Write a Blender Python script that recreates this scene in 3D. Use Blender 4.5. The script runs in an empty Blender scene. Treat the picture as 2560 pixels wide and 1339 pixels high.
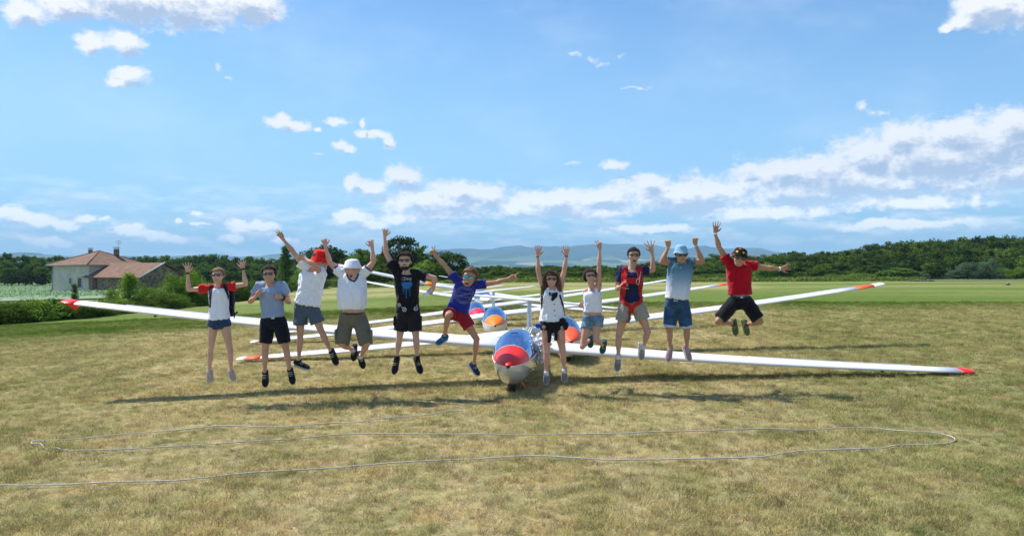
import bpy, bmesh, math, random
import numpy as np
from mathutils import Vector, Matrix
from mathutils.bvhtree import BVHTree

S = bpy.context.scene
COL = S.collection
R = math.radians
# ------------------------------------------------------------------ camera, sun, sky, exposure
FPX, CX, CY, H = 2000.0, 1280.0, 670.0, 1.85          # focal length in photo pixels, centre, eye height
cam = bpy.data.objects.new('camera', bpy.data.cameras.new('camera'))
COL.objects.link(cam)
cam.location = (0, 0, H); cam.rotation_euler = (R(90), 0, 0)
cam.data.sensor_width = 36; cam.data.lens = FPX / 2560 * 36
cam.data.clip_start = 0.1; cam.data.clip_end = 60000
S.camera = cam
SUN_DIR = Vector((-0.62, 0.34, 1.0)).normalized()      # towards the sun: behind the group, high on the left
SUN_EL = math.asin(SUN_DIR.z); SUN_AZ = math.atan2(SUN_DIR.x, SUN_DIR.y)
sl = bpy.data.lights.new('sun', 'SUN'); sl.energy = 5.0; sl.angle = R(0.53); sl.color = (1.0, 0.955, 0.89)
so = bpy.data.objects.new('sun', sl); COL.objects.link(so)
so.rotation_euler = SUN_DIR.to_track_quat('Z', 'Y').to_euler()
S.view_settings.view_transform = 'Standard'; S.view_settings.look = 'None'
S.view_settings.exposure = 0.27; S.view_settings.gamma = 1; S.view_settings.use_curve_mapping = False
S.render.engine = 'CYCLES'
S.cycles.max_bounces = 6; S.cycles.diffuse_bounces = 3; S.cycles.glossy_bounces = 3
S.cycles.transparent_max_bounces = 12; S.cycles.transmission_bounces = 4; S.cycles.volume_bounces = 0
S.cycles.use_denoising = True

# ---- tiny node helper
class NT:
    def __init__(s, tree): s.t = tree
    def n(s, typ, **kw):
        nd = s.t.nodes.new(typ)
        for k, v in kw.items():
            if k == 'inp':
                for a, b in v.items(): nd.inputs[a].default_value = b
            else: setattr(nd, k, v)
        return nd
    def l(s, a, b): s.t.links.new(a, b)
    def val(s, sock, v):
        if isinstance(v, (int, float, tuple)): sock.default_value = v
        else: s.l(v, sock)
    def math(s, op, a, b=0.0, c=None, clamp=False):
        nd = s.t.nodes.new('ShaderNodeMath'); nd.operation = op; nd.use_clamp = clamp
        s.val(nd.inputs[0], a); s.val(nd.inputs[1], b)
        if c is not None: s.val(nd.inputs[2], c)
        return nd.outputs[0]
    def vec(s, op, a, b=(0, 0, 0), c=None, out=0):
        nd = s.t.nodes.new('ShaderNodeVectorMath'); nd.operation = op
        s.val(nd.inputs[0], a); s.val(nd.inputs[1], b)
        if c is not None: s.val(nd.inputs[2], c)
        return nd.outputs[out]
    def smooth(s, v, a, b, lo=0.0, hi=1.0):
        nd = s.t.nodes.new('ShaderNodeMapRange'); nd.interpolation_type = 'SMOOTHSTEP'
        s.val(nd.inputs[0], v); nd.inputs[1].default_value = a; nd.inputs[2].default_value = b
        nd.inputs[3].default_value = lo; nd.inputs[4].default_value = hi
        return nd.outputs[0]
    def mixc(s, f, a, b):
        nd = s.t.nodes.new('ShaderNodeMix'); nd.data_type = 'RGBA'
        s.val(nd.inputs[0], f)
        for i, v in ((6, a), (7, b)):
            if isinstance(v, tuple): nd.inputs[i].default_value = (v[0], v[1], v[2], 1)
            else: s.l(v, nd.inputs[i])
        return nd.outputs[2]
    def noise(s, vec, scale, detail=2.0, rough=0.5, out=0, dist=0.0):
        nd = s.t.nodes.new('ShaderNodeTexNoise'); s.l(vec, nd.inputs['Vector'])
        nd.inputs['Scale'].default_value = scale; nd.inputs['Detail'].default_value = detail
        nd.inputs['Roughness'].default_value = rough; nd.inputs['Distortion'].default_value = dist
        return nd.outputs[out]

# ---- sky with cumulus: everything is a function of the direction (azimuth, elevation)
CLOUDS = [(2330,400,330,105),(2480,370,190,120),(2050,445,300,70),(1700,480,280,52),(1400,505,220,40),(1120,500,230,48),(330,0,350,74),(640,20,90,50),(2480,10,120,60),(60,30,75,48),(170,10,120,62),(300,5,170,60),(460,15,200,62),(610,5,115,60),(225,100,50,36),(312,106,58,40),(322,188,66,34),(290,206,44,18),
 (700,306,50,21),(745,314,42,16),(795,319,16,8),(845,300,40,13),(912,303,9,11),(925,330,40,15),(958,338,30,14),(972,358,19,26),(858,358,34,17),(882,370,26,13),
 (885,452,30,26),(930,468,50,28),(1010,436,62,28),(1150,472,98,30),(1210,490,60,30),(1040,500,90,30),(1120,535,120,26),(1000,545,60,20),
 (1535,413,48,18),(2440,28,75,50),(2520,25,100,62),(2400,62,50,22),(2360,74,30,14),
 (2540,320,120,56),(2400,335,120,52),(2260,345,110,52),(2330,390,260,64),(2170,385,110,58),(2060,420,120,50),(1960,432,110,46),(1870,420,50,22),(2500,430,200,60),
 (2250,455,280,46),(2000,478,260,42),(1760,478,150,34),(1620,452,56,22),(1700,500,200,36),(1500,490,110,28),(1400,490,110,24),(1310,520,130,30),(1480,530,160,26),(1900,530,260,26),
 (2300,505,240,26),(2440,495,30,34),(1620,575,150,16),(2250,560,260,18),
 (30,532,60,24),(80,548,90,26),(160,558,60,22),(215,540,32,14),(265,545,22,8),(320,576,60,22),(380,590,50,18),(440,600,40,14),(600,568,60,18),(660,572,60,18),(590,595,60,14),
 (880,545,66,24),(930,560,60,16),(497,532,16,9),(448,558,14,9),(500,564,26,6),(110,600,90,18),(700,600,60,14)]
FAINT = [(537,172,20,22),(560,195,40,10),(790,378,32,10),(1435,136,46,12),(1480,146,34,12),(1508,158,24,14),(1545,140,26,14),(2150,272,30,22),(2185,288,40,20),(2215,284,44,18),(1845,392,36,22),(1430,405,50,9),(1600,220,60,8)]
world = bpy.data.worlds.new('World'); S.world = world; world.use_nodes = True
wt = world.node_tree; wt.nodes.clear(); w = NT(wt)
world.cycles.sampling_method = 'MANUAL'; world.cycles.sample_map_resolution = 512
g = bpy.data.node_groups.new('cloud_density', 'ShaderNodeTree')
g.interface.new_socket('P', in_out='INPUT', socket_type='NodeSocketVector')
g.interface.new_socket('F', in_out='OUTPUT', socket_type='NodeSocketFloat')
G = NT(g); gi = G.n('NodeGroupInput'); go = G.n('NodeGroupOutput'); P0 = gi.outputs[0]
w1 = G.vec('SUBTRACT', G.noise(P0, 22, 3, 0.55, out=1), (0.5, 0.5, 0.5))
PW = G.vec('MULTIPLY_ADD', w1, (0.030, 0.020, 0.0), P0)
w2 = G.vec('SUBTRACT', G.noise(P0, 75, 3, 0.6, out=1), (0.5, 0.5, 0.5))
PW = G.vec('MULTIPLY_ADD', w2, (0.010, 0.009, 0.0), PW)
cur = None; curf = None
for (x, y, rx, ry) in CLOUDS + FAINT:
    faint = (x, y, rx, ry) in FAINT
    az = math.atan((x - CX) / FPX); el = math.atan((CY - y) / FPX * math.cos(az))
    sx, sy = FPX / (rx * math.cos(az) ** 2), FPX / (ry * math.cos(az))
    d = G.vec('LENGTH', G.vec('MULTIPLY_ADD', PW, (sx, sy, 0.0), (-az * sx, -el * sy, 0.0)), out=1)
    if faint: curf = d if curf is None else G.math('MINIMUM', curf, d)
    else: cur = d if cur is None else G.math('SMOOTH_MIN', cur, d, 0.45)
D = G.math('MAXIMUM', G.math('SUBTRACT', 1.0, cur), G.math('MULTIPLY', G.math('SUBTRACT', 0.62, curf), 0.55))
# elsewhere (outside the part of the sky in view) scattered cumulus of the same kind
sep = G.n('ShaderNodeSeparateXYZ'); G.l(P0, sep.inputs[0])
outside = G.math('MAXIMUM', G.smooth(G.math('ABSOLUTE', sep.outputs[0]), 0.62, 0.75), G.smooth(sep.outputs[1], 0.36, 0.46))
gen = G.math('MULTIPLY_ADD', G.noise(PW, 4.2, 3, 0.55), 6.0, -3.55)
D = G.math('MAXIMUM', D, G.math('MULTIPLY_ADD', outside, 3.0, G.math('SUBTRACT', gen, 3.0)))
D = G.math('MAXIMUM', D, -1.0); D = G.math('MINIMUM', D, 1.0)
pm = G.vec('MULTIPLY', P0, (1.0, 1.5, 1.0))
n1 = G.noise(pm, 42, 9, 0.64, dist=0.25)
n2 = G.noise(pm, 120, 7, 0.66)
F = G.math('ADD', G.math('MULTIPLY', D, 1.7), G.math('MULTIPLY_ADD', n1, 2.2, -1.16))
F = G.math('ADD', F, G.math('MULTIPLY_ADD', n2, 1.0, -0.50))
G.l(F, go.inputs[0])
tc = w.n('ShaderNodeTexCoord'); sx = w.n('ShaderNodeSeparateXYZ'); w.l(tc.outputs['Generated'], sx.inputs[0])
az = w.math('ARCTAN2', sx.outputs[0], sx.outputs[1]); el = w.math('ARCSINE', sx.outputs[2])
cp = w.n('ShaderNodeCombineXYZ'); w.l(az, cp.inputs[0]); w.l(el, cp.inputs[1]); P = cp.outputs[0]
def dens(p):
    nd = w.n('ShaderNodeGroup'); nd.node_tree = g; w.l(p, nd.inputs[0]); return nd.outputs[0]
F1 = dens(P); F2 = dens(w.vec('ADD', P, (-0.006, 0.013, 0.0)))
alpha = w.math('POWER', w.smooth(F1, -0.05, 0.95), 0.9)
shade = w.math('MULTIPLY', w.smooth(F2, 0.15, 1.75), 0.95)
relief = w.math('SUBTRACT', F2, F1)
shade = w.math('ADD', shade, w.math('MULTIPLY', relief, 0.50), clamp=True)
ccol = w.mixc(shade, (0.86, 0.87, 0.90), (0.40, 0.50, 0.67))
ccol = w.vec('MULTIPLY', ccol, w.mixc(w.smooth(el, 0.13, 0.03), (1.0, 1.0, 1.0), (1.45, 1.42, 1.40)))
# thin far streaks of cloud low over the horizon
st = w.vec('MULTIPLY', P, (1.0, 4.2, 1.0))
s1 = w.noise(st, 13, 8, 0.62)
low = w.math('MULTIPLY', w.smooth(el, 0.125, 0.05), w.smooth(s1, 0.42, 0.62))
lowc = w.mixc(w.smooth(w.noise(w.vec('ADD', st, (0.0, 0.03, 0.0)), 13, 6, 0.6), 0.45, 0.62), (1.25, 1.25, 1.25), (0.72, 0.80, 0.95))
veil = w.smooth(w.noise(w.vec('MULTIPLY', P, (1.0, 2.0, 1.0)), 5, 5, 0.6), 0.42, 0.75, 0.0, 0.16)
sky = w.n('ShaderNodeTexSky'); sky.sky_type = 'NISHITA'; sky.sun_disc = False
sky.sun_elevation = SUN_EL; sky.sun_rotation = SUN_AZ; sky.air_density = 1.0; sky.dust_density = 0.6; sky.ozone_density = 1.6
skc = w.vec('MULTIPLY', sky.outputs[0], (0.058, 0.092, 0.130))
lift = w.math('MULTIPLY', w.smooth(el, 0.50, 0.02, 0.0, 0.82), w.smooth(az, -0.5, 0.7, 1.0, 0.72))
skc2 = w.mixc(lift, skc, (0.40, 0.70, 0.96))
skc2 = w.mixc(veil, skc2, (0.86, 0.93, 1.0))
c1 = w.mixc(w.math('MULTIPLY', low, 0.45), skc2, lowc)
c2 = w.mixc(w.math('MULTIPLY', alpha, 0.96), c1, ccol)
hz = w.smooth(el, 0.040, -0.01, 0.0, 0.40)
c3 = w.mixc(hz, c2, (0.62, 0.76, 0.93))
bg = w.n('ShaderNodeBackground'); w.l(c3, bg.inputs[0]); bg.inputs[1].default_value = 1.0
wo = w.n('ShaderNodeOutputWorld'); w.l(bg.outputs[0], wo.inputs[0])

# ------------------------------------------------------------------ helpers
rnd = random.Random(7); rng = np.random.default_rng(11)
_T = np.random.default_rng(3).random((64, 64, 64))
def vnoise(p):
    p = np.asarray(p, float); i = np.floor(p).astype(int); f = p - i; f = f * f * (3 - 2 * f)
    r = 0
    for dx in (0, 1):
        for dy in (0, 1):
            for dz in (0, 1):
                wgt = (f[:, 0] if dx else 1 - f[:, 0]) * (f[:, 1] if dy else 1 - f[:, 1]) * (f[:, 2] if dz else 1 - f[:, 2])
                r = r + wgt * _T[(i[:, 0] + dx) % 64, (i[:, 1] + dy) % 64, (i[:, 2] + dz) % 64]
    return r
def fbm(p, oct=4):
    p = np.asarray(p, float); r = 0; a = 0.5
    for k in range(oct): r = r + a * vnoise(p * 2 ** k + 17.3 * k); a *= 0.5
    return r
def W(px, py, d): return Vector(((px - CX) / FPX * d, d, H + (CY - py) / FPX * d))
def gz(x, y):
    x = np.asarray(x, float); y = np.asarray(y, float)
    s = (np.sqrt(x * x + 4) - x) / 2
    z = -3.4 * np.tanh(0.045 * s / 3.4)
    z = z - 0.0075 * np.clip(y - 95, 0, 300) - 0.03 * np.clip(y - 300, 0, 500) - 0.008 * np.clip(y - 800, 0, 4000)
    near = np.clip((np.hypot(x, y) - 18) / 40, 0, 1)
    return z + near * (np.sin(x * 0.05 + 1) * np.sin(y * 0.043) * 0.10)
def ground(x, y): return float(gz(x, y))
def hit(px, py):
    lo, hi = 3.0, 3.0
    f = lambda d: W(px, py, d).z - ground(W(px, py, d).x, d)
    while f(hi) > 0 and hi < 450: hi *= 1.06
    lo = hi / 1.06
    for _ in range(30):
        m = (lo + hi) / 2
        if f(m) > 0: lo = m
        else: hi = m
    p = W(px, py, hi); p.z = ground(p.x, p.y); return p
def tag(o, label=None, cat=None, group=None, kind=None):
    if label: o['label'] = label
    if cat: o['category'] = cat
    if group: o['group'] = group
    if kind: o['kind'] = kind
    return o
def empty(name, loc, label=None, cat=None, group=None):
    o = bpy.data.objects.new(name, None); COL.objects.link(o); o.location = loc; o.empty_display_size = 0.2
    return tag(o, label, cat, group)
def mesh(name, V, F, mat=None, parent=None, smooth=True, world=True):
    """world-space vertices; a child stores them relative to its top-level parent's place"""
    me = bpy.data.meshes.new(name)
    V = np.asarray(V, float).reshape(-1, 3)
    if parent is not None and world:
        root = parent
        while root.parent: root = root.parent
        V = V - np.array(root.location)
    me.from_pydata(V.tolist(), [], F)
    if smooth: me.polygons.foreach_set('use_smooth', [True] * len(me.polygons))
    me.update()
    o = bpy.data.objects.new(name, me); COL.objects.link(o)
    if mat: me.materials.append(mat)
    if parent is not None: o.parent = parent
    return o
class PB:
    """collects closed primitives"""
    def __init__(s): s.V = []; s.F = []; s.n = 0
    def add(s, V, F):
        V = np.asarray(V, float); s.V.append(V); s.F += [tuple(i + s.n for i in f) for f in F]; s.n += len(V)
    def arr(s): return np.vstack(s.V), s.F
    def loft(s, rings, cap=True, close=False):
        n = len(rings[0]); V = np.vstack(rings); F = []
        m = len(rings)
        for i in range(m - 1 + (1 if close else 0)):
            a, b = i * n, ((i + 1) % m) * n
            for j in range(n):
                k = (j + 1) % n; F.append((a + j, a + k, b + k, b + j))
        if cap and not close:
            F.append(tuple(range(n - 1, -1, -1))); F.append(tuple((m - 1) * n + j for j in range(n)))
        s.add(V, F)
    def ell(s, c, ax, rad, n=12, m=8):
        c = np.array(c); A = [np.array(a) * r for a, r in zip(ax, rad)]
        V = [c + A[2]]; F = []
        for i in range(1, m):
            t = math.pi * i / m
            for j in range(n):
                u = 2 * math.pi * j / n
                V.append(c + A[0] * math.sin(t) * math.cos(u) + A[1] * math.sin(t) * math.sin(u) + A[2] * math.cos(t))
        V.append(c - A[2])
        for j in range(n): F.append((0, 1 + j, 1 + (j + 1) % n))
        for i in range(m - 2):
            for j in range(n):
                a = 1 + i * n + j; b = 1 + i * n + (j + 1) % n; F.append((a, a + n, b + n, b))
        L = len(V) - 1; o = 1 + (m - 2) * n
        for j in range(n): F.append((L, o + (j + 1) % n, o + j))
        s.add(V, F)
    def sph(s, c, r): s.ell(c, ((1, 0, 0), (0, 1, 0), (0, 0, 1)), (r, r, r), 10, 7)
    def limb(s, p0, p1, radii, n=12, ref=None, flat=1.0, balls=True):
        """radii: list of radii evenly spread along p0..p1"""
        p0 = np.array(p0, float); p1 = np.array(p1, float); d = p1 - p0; L = np.linalg.norm(d) + 1e-9; d = d / L
        r = np.array(ref if ref is not None else (0, 1, 0), float)
        if abs(r @ d) > 0.95: r = np.array((1.0, 0, 0))
        a = np.cross(d, r); a /= np.linalg.norm(a); b = np.cross(d, a)
        rings = []
        for i, q in enumerate(radii):
            c = p0 + d * L * i / (len(radii) - 1)
            rings.append([c + a * q * math.cos(2 * math.pi * j / n) + b * q * flat * math.sin(2 * math.pi * j / n) for j in range(n)])
        s.loft(rings)
        if balls: s.sph(p0, radii[0] * 0.99); s.sph(p1, radii[-1] * 0.99)
    def box(s, c, ax, h):
        c = np.array(c, float); A = [np.array(a, float) * q for a, q in zip(ax, h)]
        V = [c + A[0] * i + A[1] * j + A[2] * k for i in (-1, 1) for j in (-1, 1) for k in (-1, 1)]
        s.add(V, [(0, 1, 3, 2), (4, 6, 7, 5), (0, 4, 5, 1), (2, 3, 7, 6), (0, 2, 6, 4), (1, 5, 7, 3)])
    def tube(s, pts, r, n=8):
        P = [np.array(p, float) for p in pts]; rings = []
        for i, p in enumerate(P):
            d = P[min(i + 1, len(P) - 1)] - P[max(i - 1, 0)]; d = d / (np.linalg.norm(d) + 1e-9)
            u = np.array((0, 0, 1.0)) if abs(d[2]) < 0.9 else np.array((1.0, 0, 0))
            a = np.cross(d, u); a /= np.linalg.norm(a); b = np.cross(d, a)
            q = r[i] if isinstance(r, (list, tuple, np.ndarray)) else r
            rings.append([p + q * (a * math.cos(2 * math.pi * j / n) + b * math.sin(2 * math.pi * j / n)) for j in range(n)])
        s.loft(rings)
    def make(s, name, mat, parent=None, smooth=True, auto=None):
        V, F = s.arr(); o = mesh(name, V, F, mat, parent, smooth)
        if auto: bm = None
        return o
XYZ = ((1, 0, 0), (0, 1, 0), (0, 0, 1))
def remeshed(pb, voxel, smooth_it=2, wrinkle=0.0, wscale=14.0, seed=0):
    V, F = pb.arr()
    me = bpy.data.meshes.new('tmp'); me.from_pydata(V.tolist(), [], F); me.update()
    bm = bmesh.new(); bm.from_mesh(me); bmesh.ops.recalc_face_normals(bm, faces=bm.faces); bm.to_mesh(me); bm.free()
    o = bpy.data.objects.new('tmp', me); COL.objects.link(o)
    m = o.modifiers.new('r', 'REMESH'); m.mode = 'VOXEL'; m.voxel_size = voxel
    if smooth_it:
        q = o.modifiers.new('s', 'SMOOTH'); q.iterations = smooth_it; q.factor = 0.5
    dg = bpy.context.evaluated_depsgraph_get(); ev = o.evaluated_get(dg); out = ev.to_mesh()
    n = len(out.vertices); co = np.empty(n * 3); out.vertices.foreach_get('co', co); co = co.reshape(-1, 3)
    no = np.empty(n * 3); out.vertices.foreach_get('normal', no); no = no.reshape(-1, 3)
    Fs = [tuple(p.vertices) for p in out.polygons]
    ev.to_mesh_clear(); bpy.data.objects.remove(o); bpy.data.meshes.remove(me)
    if wrinkle:
        q = co * np.array((wscale, wscale, wscale * 0.55)) + seed * 3.1
        wv = fbm(q + 2.0 * vnoise(q * 0.5)[:, None], 3) - 0.44
        q2 = co * np.array((16., 16., 6.)) + seed * 7.7; q2 = q2 + 1.6 * (vnoise(co * 7. + seed)[:, None] - .5) * np.array((1., 1., 2.))
        ridg = (1 - np.abs(2 * vnoise(q2) - 1)) ** 2.2 - .3 + .5 * ((1 - np.abs(2 * vnoise(q2 * np.array((2.1, 2.1, 3.4)) + 9) - 1)) ** 2 - .3)
        co = co + no * ((wv * 2.0 + ridg * 0.95) * wrinkle)[:, None]
    return co, Fs

# ------------------------------------------------------------------ materials
def pmat(name, col, rough=0.7, spec=0.5, metal=0.0, coat=0.0, bump=0.0, bscale=60.0, var=0.0, vscale=8.0, sub=0.0, coord='Object', sheen=0.0):
    m = bpy.data.materials.new(name); m.use_nodes = True; t = NT(m.node_tree); b = m.node_tree.nodes['Principled BSDF']
    b.inputs['Base Color'].default_value = (*col, 1); b.inputs['Roughness'].default_value = rough
    b.inputs['Specular IOR Level'].default_value = spec; b.inputs['Metallic'].default_value = metal
    b.inputs['Coat Weight'].default_value = coat; b.inputs['Coat Roughness'].default_value = 0.04
    b.inputs['Sheen Weight'].default_value = sheen
    if sub: b.inputs['Subsurface Weight'].default_value = sub; b.inputs['Subsurface Radius'].default_value = (0.02, 0.008, 0.004)
    tcn = t.n('ShaderNodeTexCoord').outputs[coord]
    if var:
        f = t.smooth(t.noise(tcn, vscale, 4, 0.6), 0.3, 0.7)
        c = t.mixc(f, tuple(x * (1 - var) for x in col), tuple(min(1, x * (1 + var)) for x in col)); t.l(c, b.inputs['Base Color'])
    if bump:
        bn = t.n('ShaderNodeBump'); bn.inputs['Strength'].default_value = bump; bn.inputs['Distance'].default_value = 0.01
        t.l(t.noise(tcn, bscale, 4, 0.6), bn.inputs['Height']); t.l(bn.outputs[0], b.inputs['Normal'])
    return m
def patch_color(t, instance=False):
    """colour of the mown field at a world position: straw, olive and green patches, bands of watered grass farther out"""
    geo = t.n('ShaderNodeNewGeometry'); P = geo.outputs['Position']
    sp = t.n('ShaderNodeSeparateXYZ'); t.l(P, sp.inputs[0]); X, Y = sp.outputs[0], sp.outputs[1]
    flat = t.vec('MULTIPLY', P, (1, 1, 0))
    a = t.noise(flat, 0.55, 4, 0.6); b = t.noise(flat, 2.6, 4, 0.65); c = t.noise(flat, 11.0, 3, 0.7)
    st = t.noise(t.vec('MULTIPLY', P, (0.12, 0.9, 0)), 0.42, 3, 0.55)
    st2 = t.noise(t.vec('MULTIPLY', P, (0.35, 1.3, 0)), 1.0, 4, 0.6)
    mix = t.math('ADD', t.math('MULTIPLY', a, 0.46), t.math('ADD', t.math('MULTIPLY', b, 0.34), t.math('MULTIPLY', c, 0.22)))
    straw = t.mixc(t.smooth(mix, 0.42, 0.62), (0.350, 0.312, 0.122), (0.695, 0.558, 0.285))
    # sandy, reddish thatch here and there
    straw = t.mixc(t.smooth(t.noise(flat, 1.1, 4, 0.7), 0.50, 0.66, 0, 0.75), straw, (0.64, 0.45, 0.225))
    straw = t.mixc(t.smooth(t.noise(t.vec('ADD', flat, (31, 7, 0)), 6.5, 3, 0.7), 0.53, 0.66, 0, 0.60), straw, (0.275, 0.270, 0.095))
    far = t.smooth(Y, 60, 110)
    green = t.mixc(t.smooth(b, 0.3, 0.7), (0.060, 0.130, 0.010), (0.135, 0.215, 0.022))
    yy = t.math('ADD', t.math('SUBTRACT', Y, t.math('MULTIPLY', X, 0.22)), t.math('MULTIPLY_ADD', st2, 14.0, -7.0))
    cr = t.n('ShaderNodeValToRGB'); t.l(t.math('MULTIPLY', yy, 0.005), cr.inputs[0]); green = t.mixc(t.smooth(t.noise(t.vec('MULTIPLY', P, (0.5, 1.6, 0)), 1.4, 5, 0.75), 0.42, 0.68, 0, 0.25), green, (0.25, 0.28, 0.07))
    el = cr.color_ramp.elements; el[0].position = 0.150; el[0].color = (0.0,) * 3 + (1,); el[1].position = 0.190; el[1].color = (0.92,) * 3 + (1,)
    for p_, v in ((0.30, 0.95), (0.33, 0.60), (0.37, 0.32), (0.42, 0.75), (0.47, 0.30), (0.55, 0.72), (0.60, 0.35), (0.68, 0.7), (1.0, 0.6)):
        e = el.new(p_); e.color = (v, v, v, 1)
    straw = t.mixc(t.smooth(t.noise(t.vec('ADD', flat, (13, 71, 0)), 3.1, 4, 0.7), 0.54, 0.68, 0, 0.55), straw, (0.34, 0.37, 0.20))
    straw = t.mixc(t.smooth(t.noise(t.vec('ADD', flat, (53, 11, 0)), 28.0, 3, 0.7), 0.52, 0.66, 0, 0.55), straw, (0.21, 0.18, 0.075))
    ms = t.math('SINE', t.math('MULTIPLY', t.math('ADD', t.math('ADD', X, t.math('MULTIPLY', Y, 0.06)), t.math('MULTIPLY', a, 0.5)), 4.6))
    straw = t.mixc(t.smooth(ms, -0.2, 0.9, 0, 0.30), straw, (0.66, 0.53, 0.29))
    gnear = t.smooth(t.math('ADD', a, t.math('MULTIPLY', t.math('SUBTRACT', c, 0.5), 0.7)), 0.52, 0.74, 0.0, 0.62)
    # a greener corner to the right of the front glider's tip
    cor = t.math('MULTIPLY', t.smooth(X, 5.0, 10.5), t.smooth(t.math('ABSOLUTE', t.math('SUBTRACT', Y, 12.5)), 3.2, 0.5))
    cor2 = t.math('MAXIMUM', t.smooth(t.math('SUBTRACT', X, t.math('MULTIPLY', Y, 0.30)), -0.8, 2.4, 0, 0.50), t.smooth(t.math('ADD', X, t.math('MULTIPLY', Y, 0.46)), 0.4, -1.6, 0, 0.30))
    g0 = t.math('MAXIMUM', t.math('MULTIPLY', cor, t.smooth(st, 0.30, 0.6)), t.math('ADD', gnear, t.math('MULTIPLY', cor2, t.smooth(b, 0.35, 0.6))))
    gg = t.math('ADD', cr.outputs[0], g0, clamp=True)
    gg = t.math('MULTIPLY', gg, t.smooth(t.noise(t.vec('MULTIPLY', P, (0.02, 0.06, 0)), 1.0, 3, 0.6), 0.34, 0.56, 0.80, 1.0))
    gg = t.math('MULTIPLY', gg, t.smooth(t.math('ADD', st2, t.math('MULTIPLY', b, 0.4)), 0.35, 0.75, 0.80, 1.0))
    return t.mixc(gg, straw, green), P
def ground_mat():
    m = bpy.data.materials.new('mown_dry_grass'); m.use_nodes = True; t = NT(m.node_tree); b = m.node_tree.nodes['Principled BSDF']
    c, P = patch_color(t)
    sp = t.n('ShaderNodeSeparateXYZ'); t.l(P, sp.inputs[0])
    fine = t.noise(P, 60, 3, 0.75); mid = t.noise(t.vec('MULTIPLY', P, (1, 0.5, 1)), 9, 4, 0.7)
    f = t.math('ADD', t.math('MULTIPLY', fine, 0.5), t.math('MULTIPLY', mid, 0.5))
    c2 = t.mixc(t.smooth(f, 0.36, 0.6), (0.13, 0.115, 0.055), c)
    c2 = t.mixc(t.smooth(sp.outputs[1], 8, 30, 0.35, 0.72), c2, c)
    t.l(c2, b.inputs['Base Color']); b.inputs['Roughness'].default_value = 1.0; b.inputs['Specular IOR Level'].default_value = 0.1
    bn = t.n('ShaderNodeBump'); bn.inputs['Strength'].default_value = 0.9; bn.inputs['Distance'].default_value = 0.05
    t.l(f, bn.inputs['Height']); t.l(bn.outputs[0], b.inputs['Normal'])
    return m
def blade_mat():
    m = bpy.data.materials.new('grass_blade'); m.use_nodes = True; t = NT(m.node_tree); t.t.nodes.clear()
    c, P = patch_color(t)
    oi = t.n('ShaderNodeObjectInfo')
    hsv = t.n('ShaderNodeHueSaturation'); t.l(c, hsv.inputs['Color'])
    t.l(t.smooth(oi.outputs['Random'], 0, 1, 0.62, 1.50), hsv.inputs['Value']); t.l(t.smooth(oi.outputs['Random'], 0, 1, 0.485, 0.51), hsv.inputs['Hue'])
    d = t.n('ShaderNodeBsdfDiffuse'); tr = t.n('ShaderNodeBsdfTranslucent'); t.l(hsv.outputs[0], d.inputs[0]); t.l(hsv.outputs[0], tr.inputs[0])
    mx = t.n('ShaderNodeMixShader'); mx.inputs[0].default_value = 0.38; t.l(d.outputs[0], mx.inputs[1]); t.l(tr.outputs[0], mx.inputs[2])
    o = t.n('ShaderNodeOutputMaterial'); t.l(mx.outputs[0], o.inputs[0]); return m
def leaf_mat(name, dark, light, tr=0.35, scale=0.6):
    m = bpy.data.materials.new(name); m.use_nodes = True; t = NT(m.node_tree); t.t.nodes.clear()
    geo = t.n('ShaderNodeNewGeometry'); P = geo.outputs['Position']; oi = t.n('ShaderNodeObjectInfo')
    f = t.math('ADD', t.math('MULTIPLY', t.noise(P, scale, 3, 0.6), 0.8), t.math('MULTIPLY', oi.outputs['Random'], 0.35))
    c = t.mixc(t.smooth(f, 0.3, 0.85), dark, light)
    at = t.n('ShaderNodeAttribute'); at.attribute_name = 'leafv'
    hsv = t.n('ShaderNodeHueSaturation'); t.l(c, hsv.inputs['Color']); t.l(t.smooth(at.outputs['Fac'], 0, 1, 0.6, 1.5), hsv.inputs['Value'])
    t.l(t.smooth(oi.outputs['Random'], 0, 1, 0.485, 0.515), hsv.inputs['Hue'])
    d = t.n('ShaderNodeBsdfDiffuse'); tn = t.n('ShaderNodeBsdfTranslucent'); t.l(hsv.outputs[0], d.inputs[0]); t.l(hsv.outputs[0], tn.inputs[0])
    mx = t.n('ShaderNodeMixShader'); mx.inputs[0].default_value = tr; t.l(d.outputs[0], mx.inputs[1]); t.l(tn.outputs[0], mx.inputs[2])
    o = t.n('ShaderNodeOutputMaterial'); t.l(mx.outputs[0], o.inputs[0]); return m
M_GROUND = ground_mat(); M_BLADE = blade_mat()
M_LEAF_D = leaf_mat('dark_foliage', (0.036, 0.074, 0.013), (0.115, 0.170, 0.028))
M_LEAF_M = leaf_mat('mid_foliage', (0.055, 0.108, 0.016), (0.160, 0.225, 0.036))
M_LEAF_L = leaf_mat('light_foliage', (0.100, 0.185, 0.022), (0.230, 0.330, 0.050), 0.45)
M_LEAF_S = leaf_mat('silvery_foliage', (0.070, 0.120, 0.050), (0.150, 0.210, 0.110))
M_BARK = pmat('bark', (0.10, 0.075, 0.05), 0.9, 0.2, var=0.3, vscale=5)

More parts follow.
